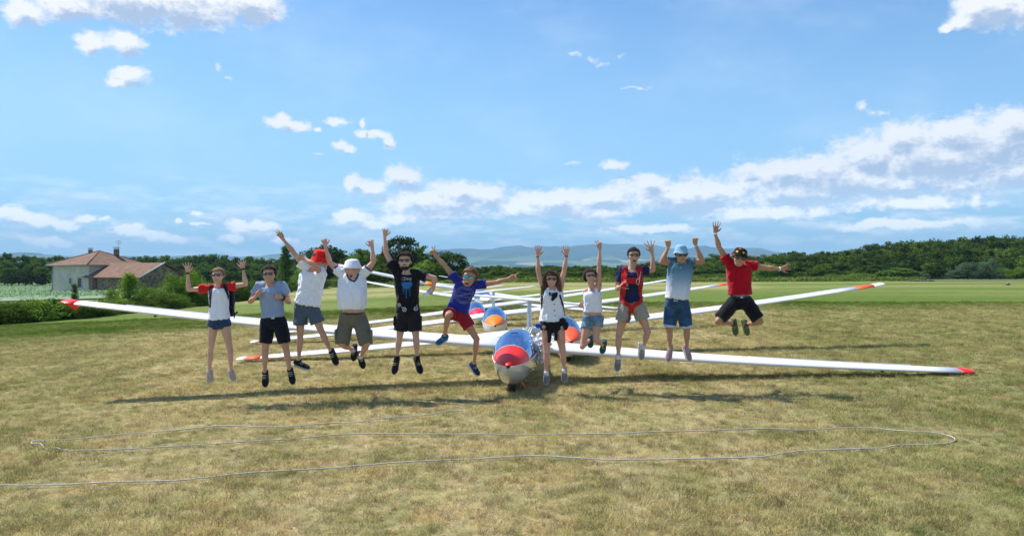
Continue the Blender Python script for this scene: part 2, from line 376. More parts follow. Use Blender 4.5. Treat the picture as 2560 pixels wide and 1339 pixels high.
# ------------------------------------------------------------------ the ground, one sheet to the horizon
def sheet(name, xs, ys, zf, mat, kind='structure'):
    X, Y = np.meshgrid(xs, ys); Z = zf(X, Y); V = np.stack([X.ravel(), Y.ravel(), Z.ravel()], 1); n = len(xs)
    F = [(j * n + i, j * n + i + 1, (j + 1) * n + i + 1, (j + 1) * n + i) for j in range(len(ys) - 1) for i in range(n - 1)]
    o = mesh(name, V, F, mat); tag(o, kind=kind); return o
xs = np.unique(np.concatenate([-np.geomspace(30, 7000, 40)[::-1], np.linspace(-30, 30, 121), np.geomspace(30, 7000, 40)]))
ys = np.unique(np.concatenate([[-400, -200, -100, -50, -25, -10], np.linspace(-4, 60, 129), np.geomspace(60, 6500, 70)]))
def gz2(x, y):
    z = gz(x, y); n = vnoise(np.stack([x.ravel() * 1.3, y.ravel() * 1.3, y.ravel() * 0], 1)).reshape(x.shape)
    return z + (n - 0.5) * 0.03
tag(sheet('ground', xs, ys, gz2, M_GROUND), 'broad mown airfield of dry straw coloured grass with greener bands')
# asphalt runway far out on the right
M_ASPH = pmat('asphalt', (0.13, 0.135, 0.145), 0.9, 0.3, var=0.15, vscale=0.3)
rx = np.linspace(58, 260, 41); 
def strip(name, pts_near, pts_far, lift, mat, label):
    V = []; F = []
    for (a, b) in zip(pts_near, pts_far):
        for p in (a, b): V.append((p[0], p[1], ground(p[0], p[1]) + lift))
    for i in range(len(pts_near) - 1): F.append((2 * i, 2 * i + 2, 2 * i + 3, 2 * i + 1))
    o = mesh(name, V, F, mat); tag(o, label, kind='structure'); return o
strip('runway', [(x, 113 - 0.05 * (x - 58)) for x in rx], [(x, 121 - 0.05 * (x - 58) + 14 * min(1, (x - 58) / 90)) for x in rx], 0.16, M_ASPH, 'grey asphalt runway strip in front of the right hand forest')
# crop field beyond the hedge, left
def crop_mat():
    m = bpy.data.materials.new('crop_rows'); m.use_nodes = True; t = NT(m.node_tree); b = m.node_tree.nodes['Principled BSDF']
    P = t.n('ShaderNodeNewGeometry').outputs['Position']
    f = t.noise(t.vec('MULTIPLY', P, (1, 0.35, 1)), 0.9, 5, 0.7)
    t.l(t.mixc(t.smooth(f, 0.35, 0.65), (0.10, 0.17, 0.075), (0.30, 0.40, 0.24)), b.inputs['Base Color']); b.inputs['Roughness'].default_value = 1
    return m
M_CROP = crop_mat()
M_LEAF_C = leaf_mat('crop_foliage', (0.14, 0.21, 0.09), (0.32, 0.42, 0.23), 0.4, 0.25)
cxs = np.linspace(-230, -34, 60); cys = np.linspace(95, 290, 60)
crop = sheet('crop_field', cxs, cys, lambda x, y: gz(x, y) + 0.12, M_CROP)
tag(crop, 'pale green crop field beyond the hedge')

# grass blades: tufts scattered thick near the camera, thinner with distance
def tuft(name, nbl, spread, hmin, hmax, wid):
    V = []; F = []
    for i in range(nbl):
        a = rng.uniform(0, 2 * math.pi); r = spread * math.sqrt(rng.random()); x, y = r * math.cos(a), r * math.sin(a)
        h = rng.uniform(hmin, hmax); th = rng.uniform(0, 2 * math.pi); lean = rng.uniform(0.3, 1.9) * h; la = rng.uniform(0, 2 * math.pi)
        wx, wy = wid * math.cos(th), wid * math.sin(th); lx, ly = lean * math.cos(la), lean * math.sin(la)
        k = len(V)
        V += [(x - wx, y - wy, 0), (x + wx, y + wy, 0), (x + lx * .4 - wx * .8, y + ly * .4 - wy * .8, h * .6), (x + lx * .4 + wx * .8, y + ly * .4 + wy * .8, h * .6), (x + lx, y + ly, h * rng.uniform(.75, 1))]
        F += [(k, k + 1, k + 3, k + 2), (k + 2, k + 3, k + 4)]
    o = mesh(name, V, F, M_BLADE, smooth=False); return o
def scatter(name, pts, srcs, label, kind='stuff'):
    me = bpy.data.meshes.new(name); me.from_pydata(pts[:, :3].tolist(), [], [])
    at = me.attributes.new('sc', 'FLOAT', 'POINT'); at.data.foreach_set('value', pts[:, 3])
    ai = me.attributes.new('pick', 'INT', 'POINT'); ai.data.foreach_set('value', rng.integers(0, len(srcs), len(pts)).astype(np.int32))
    o = bpy.data.objects.new(name, me); COL.objects.link(o); me.materials.append(M_BLADE)
    gt = bpy.data.node_groups.new(name, 'GeometryNodeTree')
    gt.interface.new_socket('Geometry', in_out='INPUT', socket_type='NodeSocketGeometry'); gt.interface.new_socket('Geometry', in_out='OUTPUT', socket_type='NodeSocketGeometry')
    t = NT(gt); gi = t.n('NodeGroupInput'); go = t.n('NodeGroupOutput')
    join = t.n('GeometryNodeJoinGeometry')
    sc = t.n('GeometryNodeInputNamedAttribute'); sc.data_type = 'FLOAT'; sc.inputs[0].default_value = 'sc'
    pk = t.n('GeometryNodeInputNamedAttribute'); pk.data_type = 'INT'; pk.inputs[0].default_value = 'pick'
    for i, s_ in enumerate(srcs):
        oi = t.n('GeometryNodeObjectInfo'); oi.inputs['Object'].default_value = s_
        cmp = t.n('FunctionNodeCompare'); cmp.data_type = 'INT'; cmp.operation = 'EQUAL'
        ii = [x for x in cmp.inputs if x.type == 'INT']; t.l(pk.outputs[0], ii[0]); ii[1].default_value = i
        rv = t.n('FunctionNodeRandomValue'); rv.data_type = 'FLOAT_VECTOR'; rv.inputs[0].default_value = (-0.12, -0.12, 0); rv.inputs[1].default_value = (0.12, 0.12, 6.283)
        ip = t.n('GeometryNodeInstanceOnPoints'); t.l(gi.outputs[0], ip.inputs['Points']); t.l(cmp.outputs[0], ip.inputs['Selection'])
        t.l(oi.outputs['Geometry'], ip.inputs['Instance']); t.l(rv.outputs[0], ip.inputs['Rotation']); t.l(sc.outputs[0], ip.inputs['Scale'])
        t.l(ip.outputs[0], join.inputs[0])
    t.l(join.outputs[0], go.inputs[0])
    md = o.modifiers.new('scatter', 'NODES'); md.node_group = gt
    return tag(o, label, kind=kind)
tufts = []
for i, (nb, sp_, h0, h1, wd) in enumerate([(34, 0.09, 0.014, 0.046, 0.0016), (30, 0.08, 0.018, 0.060, 0.0017), (40, 0.11, 0.010, 0.036, 0.0015), (18, 0.045, 0.03, 0.085, 0.0019)]):
    o = tuft('grass_tuft', nb, sp_, h0, h1, wd); o.location = (0.7 * i - 1, 6.2, ground(0.7 * i - 1, 6.2)); tag(o, 'small tuft of dry grass in the foreground lawn', kind='stuff'); tufts.append(o)
pts = []
N = 95000
y = 4.6 + (42 - 4.6) * rng.random(N * 3) ** 1.6
x = (rng.random(N * 3) * 2 - 1) * (0.70 * y + 0.8)
keep = rng.random(N * 3) < np.clip((0.70 * y + 0.8) / 14.0, 0, 1)
x, y = x[keep][:N], y[keep][:N]
z = gz2(x, y) - 0.004
sc = rng.uniform(0.7, 1.25, len(x)) * (0.75 + 0.6 * vnoise(np.stack([x * 0.8, y * 0.8, x * 0 + 5], 1))) * np.clip(0.8 + y / 45, 1, 1.9)
pts = np.stack([x, y, z, sc], 1)
scatter('grass', pts, tufts, 'short dry grass blades covering the foreground of the airfield')
# ------------------------------------------------------------------ far hills and mountains
def ridge_y(px):      # skyline of the far range, in photo pixels
    X = [-2600, -400, 0, 75, 95, 110, 200, 600, 1000, 1140, 1190, 1250, 1300, 1330, 1345, 1390, 1420, 1450, 1500, 1600, 1640, 1680, 1720, 1760, 1800, 1850, 1900, 1935, 2000, 2300, 5000]
    Y = [655, 656, 656, 643, 640, 645, 657, 657, 650, 629, 630, 620, 617, 620, 616, 617, 620, 617, 614, 616, 618, 621, 620, 617, 622, 618, 620, 628, 634, 640, 640]
    return np.interp(px, X, Y)
M_HILL = bpy.data.materials.new('far_hillside'); M_HILL.use_nodes = True
t = NT(M_HILL.node_tree); b = M_HILL.node_tree.nodes['Principled BSDF']; P = t.n('ShaderNodeNewGeometry').outputs['Position']
sp = t.n('ShaderNodeSeparateXYZ'); t.l(P, sp.inputs[0])
vo = t.n('ShaderNodeTexVoronoi'); vo.inputs['Scale'].default_value = 0.0034; t.l(t.vec('MULTIPLY', P, (1, 0.45, 0)), vo.inputs['Vector'])
vs = t.n('ShaderNodeSeparateColor'); t.l(vo.outputs['Color'], vs.inputs[0])
fld = t.mixc(t.smooth(vs.outputs[0], 0.86, 0.90), t.mixc(t.smooth(vs.outputs[1], 0.4, 0.5), (0.035, 0.060, 0.025), (0.13, 0.19, 0.07)), (0.38, 0.31, 0.21))
mount = t.mixc(t.smooth(t.noise(P, 0.0016, 5, 0.65), 0.40, 0.60), (0.018, 0.034, 0.018), (0.065, 0.09, 0.045))
t.l(t.mixc(t.smooth(sp.outputs[2], 105, 170), fld, mount), b.inputs['Base Color']); b.inputs['Roughness'].default_value = 1; b.inputs['Specular IOR Level'].default_value = 0
az = np.linspace(-1.0, 1.0, 520); rr = np.concatenate([np.linspace(4200, 9000, 26), np.linspace(9200, 13500, 34)])
A, RR = np.meshgrid(az, rr); Yd = RR * np.cos(A); Xd = RR * np.sin(A)
pxa = CX + FPX * np.tan(A)
zr = (CY - ridge_y(pxa)) / FPX * 12800 * np.cos(A) + H
nz = fbm(np.stack([Xd.ravel() / 900, Yd.ravel() / 900, Xd.ravel() * 0], 1), 5).reshape(A.shape) - 0.47
tt = np.clip((RR - 8800) / 4000, 0, 1); foot = np.clip((RR - 4600) / 4200, 0, 1)
Z = -62 + foot * (62 + 85) + nz * 60 * foot
Z = Z + (zr - 85) * (tt ** 0.85) + nz * 330 * np.sin(np.pi * np.clip(tt, 0, 1)) 
Z = np.where(RR > 12900, Z - (RR - 12900) * 0.3, Z)
V = np.stack([Xd.ravel(), Yd.ravel(), Z.ravel()], 1); n = len(az)
F = [(j * n + i, j * n + i + 1, (j + 1) * n + i + 1, (j + 1) * n + i) for j in range(len(rr) - 1) for i in range(n - 1)]
tag(mesh('mountains', V, F, M_HILL), 'blue hazy mountain range with pale fields at its foot', kind='structure')

# ------------------------------------------------------------------ trees and bushes
def leaves(n_clump, n_leaf, rad, leaf, shape='round', low=0.0, seed=1, spread=0.34):
    """leaf quads gathered in clumps through the volume of a crown; returns unit-placed vertices, faces, per-face value"""
    r = np.random.default_rng(seed); rx, rz = rad
    u = r.normal(size=(n_clump, 3)); u /= np.linalg.norm(u, axis=1)[:, None]
    q = 0.30 + 0.70 * r.random(n_clump) ** 0.45
    lump = 0.78 + 0.44 * vnoise(u * 1.7 + seed * 5.1)
    c = u * (q * lump)[:, None]
    if shape == 'cone':
        hz = r.random(n_clump) ** 0.8; a = r.uniform(0, 2 * np.pi, n_clump); rr_ = (1 - hz) * (0.25 + 0.75 * r.random(n_clump) ** 0.5)
        c = np.stack([np.cos(a) * rr_, np.sin(a) * rr_, hz * 2 - 1], 1) * (0.9 + 0.2 * lump[:, None])
    if shape == 'bush': c[:, 2] = np.abs(c[:, 2]) * 1.6 - 0.75; 
    c = c * np.array((rx, rx, rz)); c[:, 2] += rz * (1 + low)
    cr = spread * rx * r.uniform(0.6, 1.2, n_clump)
    idx = np.repeat(np.arange(n_clump), n_leaf); N = len(idx)
    d = r.normal(size=(N, 3)); d /= np.linalg.norm(d, axis=1)[:, None]
    p = c[idx] + d * (cr[idx] * r.random(N) ** 0.4)[:, None] * np.array((1, 1, 0.75))
    p[:, 2] = np.maximum(p[:, 2], 0.02)
    nrm = d * 0.8 + r.normal(size=(N, 3)) * 0.7 + np.array((0, 0, 0.35)); nrm /= np.linalg.norm(nrm, axis=1)[:, None]
    a = np.cross(nrm, r.normal(size=(N, 3))); a /= np.linalg.norm(a, axis=1)[:, None]; b = np.cross(nrm, a)
    s = leaf * r.uniform(0.6, 1.3, N)[:, None]
    V = np.stack([p - a * s, p - b * s * 0.6, p + a * s, p + b * s * 0.6], 1).reshape(-1, 3)
    val = np.repeat(r.random(n_clump)[idx] * 0.55 + r.random(N) * 0.45, 4)
    return V, val, c
def leaf_mesh(name, V, val, mat):
    n = len(V) // 4; me = bpy.data.meshes.new(name)
    me.vertices.add(len(V)); me.vertices.foreach_set('co', V.ravel()); me.loops.add(len(V)); me.loops.foreach_set('vertex_index', np.arange(len(V)))
    me.polygons.add(n); me.polygons.foreach_set('loop_start', np.arange(n) * 4); me.polygons.foreach_set('loop_total', np.full(n, 4)); me.update(calc_edges=True)
    at = me.attributes.new('leafv', 'FLOAT', 'POINT'); at.data.foreach_set('value', val); me.materials.append(mat); return me
def wood_mesh(name, h, rt, cl, k, seed, bushy=False):
    r = random.Random(seed); pb = PB()
    lean = (r.uniform(-.04, .04) * h, r.uniform(-.04, .04) * h)
    if not bushy: pb.tube([(0, 0, -0.4), (lean[0] * .3, lean[1] * .3, h * .25), (lean[0], lean[1], h * .8)], [rt, rt * .75, rt * .25], 8)
    base = (lean[0] * .4, lean[1] * .4, h * .25) if not bushy else (0, 0, -.1)
    for i in range(k):
        c = cl[r.randrange(len(cl))]; z0 = h * r.uniform(.2, .6) if not bushy else 0
        s = (lean[0] * z0 / h, lean[1] * z0 / h, z0)
        m = [(s[j] * .5 + c[j] * .5) + (0, 0, -.05 * h)[j] for j in range(3)]
        pb.tube([s, m, tuple(c)], [rt * .45, rt * .25, rt * .08], 5)
    V, F = pb.arr(); me = bpy.data.meshes.new(name); me.from_pydata(V.tolist(), [], F); me.materials.append(M_BARK)
    me.polygons.foreach_set('use_smooth', [True] * len(me.polygons)); return me
VAR = {}
def variant(key, mat, height, crad, shape, clumps, nleaf, leaf, seeds, trunk=0.22, low=-0.05, spread=.34):
    VAR[key] = []
    for s in seeds:
        cz = height * (1 - trunk) / 2
        V, val, c = leaves(clumps, nleaf, (crad, cz), leaf, shape, low, s, spread); V[:, 2] += height * trunk; c = c.copy(); c[:, 2] += height * trunk
        k = height / max(V[:, 2].max(), .1); V[:, 2] *= k
        VAR[key].append((leaf_mesh('crown', V, val, mat), wood_mesh('trunk', height, height * .022, c, 9, s, shape == 'bush'), height, crad))
variant('dark', M_LEAF_D, 10, 3.6, 'round', 110, 60, .25, (1, 2, 3), low=-.05, spread=.29)
variant('mid', M_LEAF_M, 10, 3.6, 'round', 110, 60, .25, (4, 5, 6), spread=.29)
variant('light', M_LEAF_L, 7, 2.6, 'round', 90, 46, .17, (7, 8), trunk=.1)
variant('silver', M_LEAF_S, 6, 2.6, 'round', 100, 46, .15, (9, 10), trunk=.06)
variant('cone', M_LEAF_D, 10, 2.1, 'cone', 130, 40, .17, (11, 12), trunk=.05, spread=.4)
M_LEAF_H = leaf_mat('hedge_foliage', (0.062, 0.120, 0.018), (0.200, 0.280, 0.045), .4, 1.1)
variant('hedge', M_LEAF_H, 2.6, 1.7, 'bush', 130, 60, .062, (13, 14, 15), trunk=0.0, spread=.30)
variant('hedgedark', M_LEAF_D, 2.6, 1.7, 'bush', 130, 60, .062, (16, 17), trunk=0.0, spread=.30)
variant('hedgelight', M_LEAF_L, 2.6, 1.5, 'bush', 120, 60, .058, (18, 19), trunk=0.0, spread=.30)
M_LEAF_SP = leaf_mat('bright_shrub_foliage', (0.14, 0.24, 0.02), (0.28, 0.40, 0.05), .5, 1.2)
variant('spire', M_LEAF_SP, 5, 1.5, 'cone', 150, 50, .075, (20,), trunk=0.0, spread=.42)
variant('cypress', M_LEAF_M, 3, .55, 'cone', 60, 40, .05, (21,), trunk=0.0, spread=.5)
ADJ = {'dark': 'dark green', 'mid': 'mid green', 'light': 'bright yellow green', 'silver': 'pale silvery green', 'cone': 'tall dark narrow', 'hedge': 'mid green', 'hedgedark': 'dark green', 'hedgelight': 'bright light green'}
def plant(kind, x, y, top_z=None, width=None, label=None, group=None, name=None, height=None):
    cr, wd, h0, r0 = rnd.choice(VAR[kind]); gzv = ground(x, y)
    h = height if height else top_z - gzv
    nm = name or ('tree' if kind in ('dark', 'mid', 'light', 'silver', 'cone') else 'bush')
    cat = 'tree' if nm.endswith('tree') else 'bush'
    e = empty(nm, (x, y, gzv - 0.03), label, cat, group); e.rotation_euler[2] = rnd.uniform(0, 6.28)
    sw = (width / 2 / r0) if width else h / h0 * rnd.uniform(.9, 1.2)
    e.scale = (sw, sw * rnd.uniform(.92, 1.08), h / h0)
    for nme, me in (('crown', cr), ('trunk' if cat == 'tree' else 'stem', wd)):
        c = bpy.data.objects.new(nme, me); COL.objects.link(c); c.parent = e
    return e
def plant_px(kind, px, d, top_py, width_px=None, **kw):
    p = W(px, top_py, d); return plant(kind, p.x, d, p.z, width_px / FPX * d if width_px else None, **kw)
# right-hand forest: rows of trees behind each other, skyline rising to the right
SKX = [1540, 1620, 1700, 1800, 1860, 1940, 2000, 2060, 2130, 2160, 2220, 2270, 2330, 2400, 2500, 2600, 3000]
SKY = [668, 655, 644, 636, 637, 633, 628, 629, 624, 612, 606, 598, 594, 590, 587, 588, 585]
sky_top = lambda px: float(np.interp(px, SKX, SKY))
def nth(i): return '%d%s' % (i, 'th' if 10 <= i % 100 <= 20 else {1: 'st', 2: 'nd', 3: 'rd'}.get(i % 10, 'th'))
def forest(d, x0, x1, step, drop, kinds, group, wpx):
    px = x0; i = 0
    while px < x1:
        top = sky_top(px) + drop + rnd.uniform(-3, 7); dd = d + rnd.uniform(-6, 6)
        k = rnd.choice(kinds); i += 1
        plant_px(k, px, dd, top, wpx * rnd.uniform(.85, 1.2), label='%s tree in the %s row of the right forest, %s from its left end' % (ADJ[k], group, nth(i)), group='forest trees on the right'); px += step * rnd.uniform(.75, 1.25)
forest(245, 1600, 2780, 26, -1, ['dark', 'mid', 'dark'], 'skyline', 62)
forest(222, 1600, 2760, 30, 9, ['dark', 'dark', 'mid'], 'second', 58)
forest(204, 1640, 2760, 36, 27, ['dark', 'mid', 'dark', 'mid'], 'third', 56)
forest(192, 1660, 2720, 44, 50, ['dark', 'mid', 'dark'], 'front', 50)
for i_, (px, top, k, wpx) in enumerate(sorted([(2215, 676, 'mid', 50), (2255, 668, 'mid', 60), (2300, 678, 'silver', 44), (2345, 664, 'silver', 52), (2330, 655, 'mid', 56), (2395, 672, 'silver', 50), (2420, 652, 'silver', 60), (2450, 673, 'silver', 50), (2475, 645, 'silver', 60),
                        (2500, 668, 'light', 50), (2540, 666, 'light', 54), (2590, 655, 'silver', 60), (2640, 660, 'mid', 60), (1910, 655, 'light', 60), (1868, 662, 'light', 46), (1960, 660, 'mid', 50), (2040, 666, 'mid', 46)])):
    plant_px(k, px, 172 + rnd.uniform(-5, 5), top, wpx, label='low %s tree before the right forest, %s from the left' % (ADJ[k], nth(i_ + 1)), group='low trees before the right forest', name='shrubby_tree')
# low strip of trees and bushes in the middle
for d, x0, x1, st_, top0, var_, wpx, ks in [(330, 1080, 1720, 20, 664, 3, 34, ['dark', 'dark']), (230, 1090, 1700, 24, 668, 4, 42, ['mid', 'dark']), (160, 1100, 1680, 27, 677, 6, 44, ['mid', 'dark', 'mid'])]:
    px = x0; i_ = 0
    while px < x1:
        i_ += 1; k = rnd.choice(ks); plant_px(k, px, d + rnd.uniform(-6, 6), top0 + rnd.uniform(-var_, var_), wpx * rnd.uniform(.85, 1.25), label='%s tree in the %s row below the mountains, %s from the left' % (ADJ[k], {330: 'far', 230: 'middle', 160: 'near'}[d], nth(i_)), group='low trees below the mountains'); px += st_ * rnd.uniform(.8, 1.2)
for d, x0, x1, step, tp in ((182, 1560, 2760, 34, 684), (140, 1080, 1700, 34, 686), (150, 860, 1130, 34, 682)):
    px = x0; i_ = 0
    while px < x1:
        i_ += 1; k = rnd.choice(['hedge', 'hedgedark']); plant_px(k, px, d + rnd.uniform(-4, 4), tp + rnd.uniform(-5, 3), 62 * rnd.uniform(.9, 1.2), label='%s bush under the trees, %s from the left %s' % (ADJ[k], nth(i_), {182: 'below the right forest', 140: 'below the mountains', 150: 'behind the gliders'}[d]), group='bushes at the foot of the trees', name='bush'); px += step * rnd.uniform(.8, 1.2)
# trees left of the middle
SPEC = [(715, 612, 150, 58, 'cone', 'tall dark narrow tree rising behind the second jumper'), (815, 611, 175, 120, 'dark', 'round dark tree behind the red bucket hat'), (868, 640, 170, 60, 'dark', 'smaller dark tree behind the raised arm of the man in white bucket hat'),
        (905, 621, 165, 76, 'mid', 'green tree behind the white bucket hat'), (950, 632, 172, 60, 'mid', 'green tree between the white hat and the tallest round tree'), (1002, 588, 160, 92, 'dark', 'tallest round dark tree behind the man in black'), (1050, 612, 165, 60, 'mid', 'loose topped tree right of the tallest round tree'),
        (1072, 648, 140, 70, 'light', 'bright yellow green tree behind the shoulder of the man in black'), (1118, 624, 138, 84, 'dark', 'dark tree standing right at the edge of the mountain view'), (1088, 655, 132, 50, 'mid', 'low green tree under the boy\'s raised arm'), (1150, 672, 136, 46, 'mid', 'low green tree at the foot of the mountain view'),
        (1030, 668, 134, 60, 'light', 'low bright green tree behind the man in black'), (780, 655, 130, 60, 'mid', 'green tree between the second and third jumper'), (758, 668, 118, 50, 'light', 'bright small tree behind the white shirt of the dabbing man'), (960, 660, 128, 60, 'mid', 'green tree left of the man in black'), (920, 668, 124, 60, 'dark', 'low dark tree right of the white bucket hat')]
for px, top, d, wpx, k, lab in SPEC: plant_px(k, px, d, top, wpx, label=lab)
def band(d, x0, x1, step, tops, ks, wpx, lab, grp):
    px = x0; i_ = 0
    while px < x1:
        i_ += 1; k = rnd.choice(ks); top = float(np.interp(px, *tops)) + rnd.uniform(-4, 5)
        plant_px(k, px, d + rnd.uniform(-9, 9), top, wpx * rnd.uniform(.8, 1.25), label=(lab % ADJ[k]) + ', %s from the left' % nth(i_), group=grp); px += step * rnd.uniform(.75, 1.25)
T1 = ([-200, 0, 35, 110, 130, 155, 180, 320, 420, 520, 640, 720, 900, 1100], [630, 634, 630, 646, 640, 631, 646, 640, 638, 636, 640, 642, 646, 650])
band(300, -160, 1100, 25, T1, ['dark', 'mid', 'dark'], 46, 'far %s tree on the left horizon', 'far trees on the left horizon')
band(270, -160, 1100, 32, (T1[0], [v + 16 for v in T1[1]]), ['mid', 'dark', 'mid'], 46, '%s tree behind the crop field', 'trees behind the crop field')
band(255, -160, 760, 36, (T1[0], [v + 34 for v in T1[1]]), ['dark', 'mid', 'dark'], 46, 'low %s tree along the crop field edge', 'low trees along the crop field')
# hedge along the falling left side of the field
HB = ([-160, 0, 200, 370, 450, 540, 620, 720, 840, 960, 1100], [826, 812, 797, 781, 772, 762, 752, 733, 719, 707, 701])
HT = ([-160, 0, 60, 130, 200, 260, 330, 400, 470, 540, 600, 660, 720, 780, 840, 900, 960, 1100], [738, 744, 738, 742, 744, 746, 744, 732, 712, 690, 694, 700, 696, 688, 690, 684, 690, 692])
px = -150; i_ = 0
while px < 1090:
    i_ += 1
    by = float(np.interp(px, *HB)) - rnd.uniform(1, 5); p = hit(px, by); top = float(np.interp(px, *HT)) + rnd.uniform(-2, 10)
    tz = H + (CY - top) / FPX * p.y; k = rnd.choice(['hedge', 'hedge', 'hedgedark', 'hedge', 'hedgelight'] if px < 520 else ['hedge', 'hedgedark', 'hedgedark'])
    wv = max(2.6, 62 / FPX * p.y) * rnd.uniform(.85, 1.2)
    plant(k, p.x, p.y, tz, wv, label='%s bush in the left hedge, %s from its near end' % (ADJ[k], nth(i_)), group='hedge bushes on the left', name='hedge_bush')
    px += 26 * rnd.uniform(.8, 1.2) if p.y < 70 else 16 * rnd.uniform(.8, 1.2)
for px, by, top, wpx, k, lab, nm in [(302, 782, 677, 88, 'spire', 'bright green pointed shrub in front of the low house wing', 'conical_shrub'), (163, 785, 707, 30, 'cypress', 'slim green shrub in front of the white house wall', 'slim_shrub'),
                                (368, 770, 712, 62, 'hedge', 'rounded bush below the stone gable', 'bush'), (428, 770, 676, 90, 'hedgelight', 'big bright bush under the left hand of the girl', 'bush'), (466, 768, 668, 70, 'hedgelight', 'tall bright bush behind the girl\'s raised hand', 'bush'), (505, 762, 690, 70, 'hedgedark', 'dark bush behind the girl in red sleeves', 'bush'),
                                (258, 780, 716, 60, 'hedgelight', 'light green bush left of the pointed shrub', 'bush'), (340, 778, 706, 50, 'hedgelight', 'light green bush right of the pointed shrub', 'bush'), (600, 750, 690, 80, 'hedgedark', 'dark bush between the girl and the man in light blue', 'bush')]:
    p = hit(px, by); p.y += 1.2; plant(k, p.x, p.y, H + (CY - top) / FPX * p.y, wpx / FPX * p.y, label=lab, name=nm)
# crop plants and the rough grass bank at the far end of the field: leafy ground cover nobody could count
def cover(name, pts, mat, leaf, up, label):
    n = len(pts); nr = rng.normal(size=(n, 3)); nr[:, 2] = np.abs(nr[:, 2]) * up + .2; nr /= np.linalg.norm(nr, axis=1)[:, None]
    a = np.cross(nr, rng.normal(size=(n, 3))); a /= np.linalg.norm(a, axis=1)[:, None]; b_ = np.cross(nr, a); s = (leaf * rng.uniform(.6, 1.4, n))[:, None]
    V = np.stack([pts - a * s, pts - b_ * s * .6, pts + a * s, pts + b_ * s * .6], 1).reshape(-1, 3)
    o = bpy.data.objects.new(name, leaf_mesh(name, V, np.repeat(rng.random(n), 4), mat)); COL.objects.link(o); tag(o, label, kind='stuff')
n = 110000; x = rng.uniform(-215, -38, n); y = 112 + (285 - 112) * rng.random(n); k = x < -0.36 * y; x, y = x[k], y[k]
cover('crop_plants', np.stack([x, y, gz(x, y) + .2 + .7 * rng.random(len(x))], 1), M_LEAF_C, .17, 1.5, 'pale green leafy crop covering the field by the house')
n = 60000; x = rng.uniform(-30, 90, n); y = 118 + 16 * rng.random(n) + 0.05 * x; hh = .25 + .75 * vnoise(np.stack([x * .5, y * .5, x * 0], 1))
k = (x > -22) & (x < 64); x, y, hh = x[k], y[k], hh[k]
M_WEED = leaf_mat('bank_weeds', (0.10, 0.16, 0.03), (0.25, 0.30, 0.07), .4, .25)
cover('rough_grass', np.stack([x, y, gz(x, y) + .75 * hh * rng.random(len(x))], 1), M_WEED, .16, .5, 'band of tall rough grass at the far end of the airfield')

# ------------------------------------------------------------------ the farmhouse
M_WALL = pmat('white_render', (0.54, 0.49, 0.41), .9, .2, var=.10, vscale=.8)
M_ROOF = bpy.data.materials.new('clay_tiles'); M_ROOF.use_nodes = True; t = NT(M_ROOF.node_tree); b = M_ROOF.node_tree.nodes['Principled BSDF']
P = t.n('ShaderNodeTexCoord').outputs['Object']; wv = t.n('ShaderNodeTexWave'); wv.inputs['Scale'].default_value = 1.3; wv.inputs['Distortion'].default_value = .4; t.l(P, wv.inputs['Vector'])
cc = t.mixc(t.smooth(t.noise(P, 1.1, 5, .7), .35, .65), (0.172, 0.092, 0.056), (0.262, 0.152, 0.096)); t.l(t.mixc(t.math('MULTIPLY', wv.outputs['Fac'], .25), cc, (0.14, 0.07, 0.05)), b.inputs['Base Color']); b.inputs['Roughness'].default_value = .95
M_STONE = bpy.data.materials.new('rubble_stone'); M_STONE.use_nodes = True; t = NT(M_STONE.node_tree); b = M_STONE.node_tree.nodes['Principled BSDF']
P = t.n('ShaderNodeTexCoord').outputs['Object']; vo = t.n('ShaderNodeTexVoronoi'); vo.inputs['Scale'].default_value = 3.2; t.l(P, vo.inputs['Vector'])
vs = t.n('ShaderNodeSeparateColor'); t.l(vo.outputs['Color'], vs.inputs[0]); t.l(t.mixc(vs.outputs[0], (0.10, 0.075, 0.05), (0.27, 0.205, 0.135)), b.inputs['Base Color']); b.inputs['Roughness'].default_value = 1
M_DARKWIN = pmat('dark_window_glass', (0.02, 0.022, 0.025), .15, .6)
M_SHUT = pmat('brown_shutter', (0.11, 0.065, 0.055), .8)
M_TRIM = pmat('pale_stone_trim', (0.48, 0.46, 0.43), .9)
M_FASCIA = pmat('weathered_fascia', (0.30, 0.28, 0.27), .9)
M_GUT = pmat('zinc_gutter', (0.30, 0.33, 0.36), .5, metal=.3)
C0 = np.array((-74.1, 140.0)); ea = np.array((-math.cos(R(30)), math.sin(R(30)))); eb = np.array((math.sin(R(30)), math.cos(R(30))))
ex = -ea                                       # along the low wing's front wall, coming nearer
def hp(a, b_, z, o=C0): q = o + ea * a + eb * b_; return (q[0], q[1], z)
GB, EA, AP = -3.6, 2.35, 5.0
house = empty('farmhouse', (C0[0], C0[1], GB), 'white rendered farmhouse with a low hipped tile roof behind the left hedge', 'house')
def solid(name, pts, quads, mat, parent): return mesh(name, pts, quads, mat, parent, smooth=False)
def prism(name, base, z0, z1, mat, parent):
    n = len(base); V = [(*p[:2], z0) for p in base] + [(*p[:2], z1) for p in base]
    return solid(name, V, [tuple(range(n - 1, -1, -1)), tuple(range(n, 2 * n))] + [(i, (i + 1) % n, n + (i + 1) % n, n + i) for i in range(n)], mat, parent)
prism('wall', [hp(0, 0, 0), hp(11, 0, 0), hp(11, 11, 0), hp(0, 11, 0)], GB, EA, M_WALL, house)
ov = .7; E = [hp(-ov, -ov, EA), hp(11 + ov, -ov, EA), hp(11 + ov, 11 + ov, EA), hp(-ov, 11 + ov, EA)]; apx = hp(5.5, 5.5, AP)
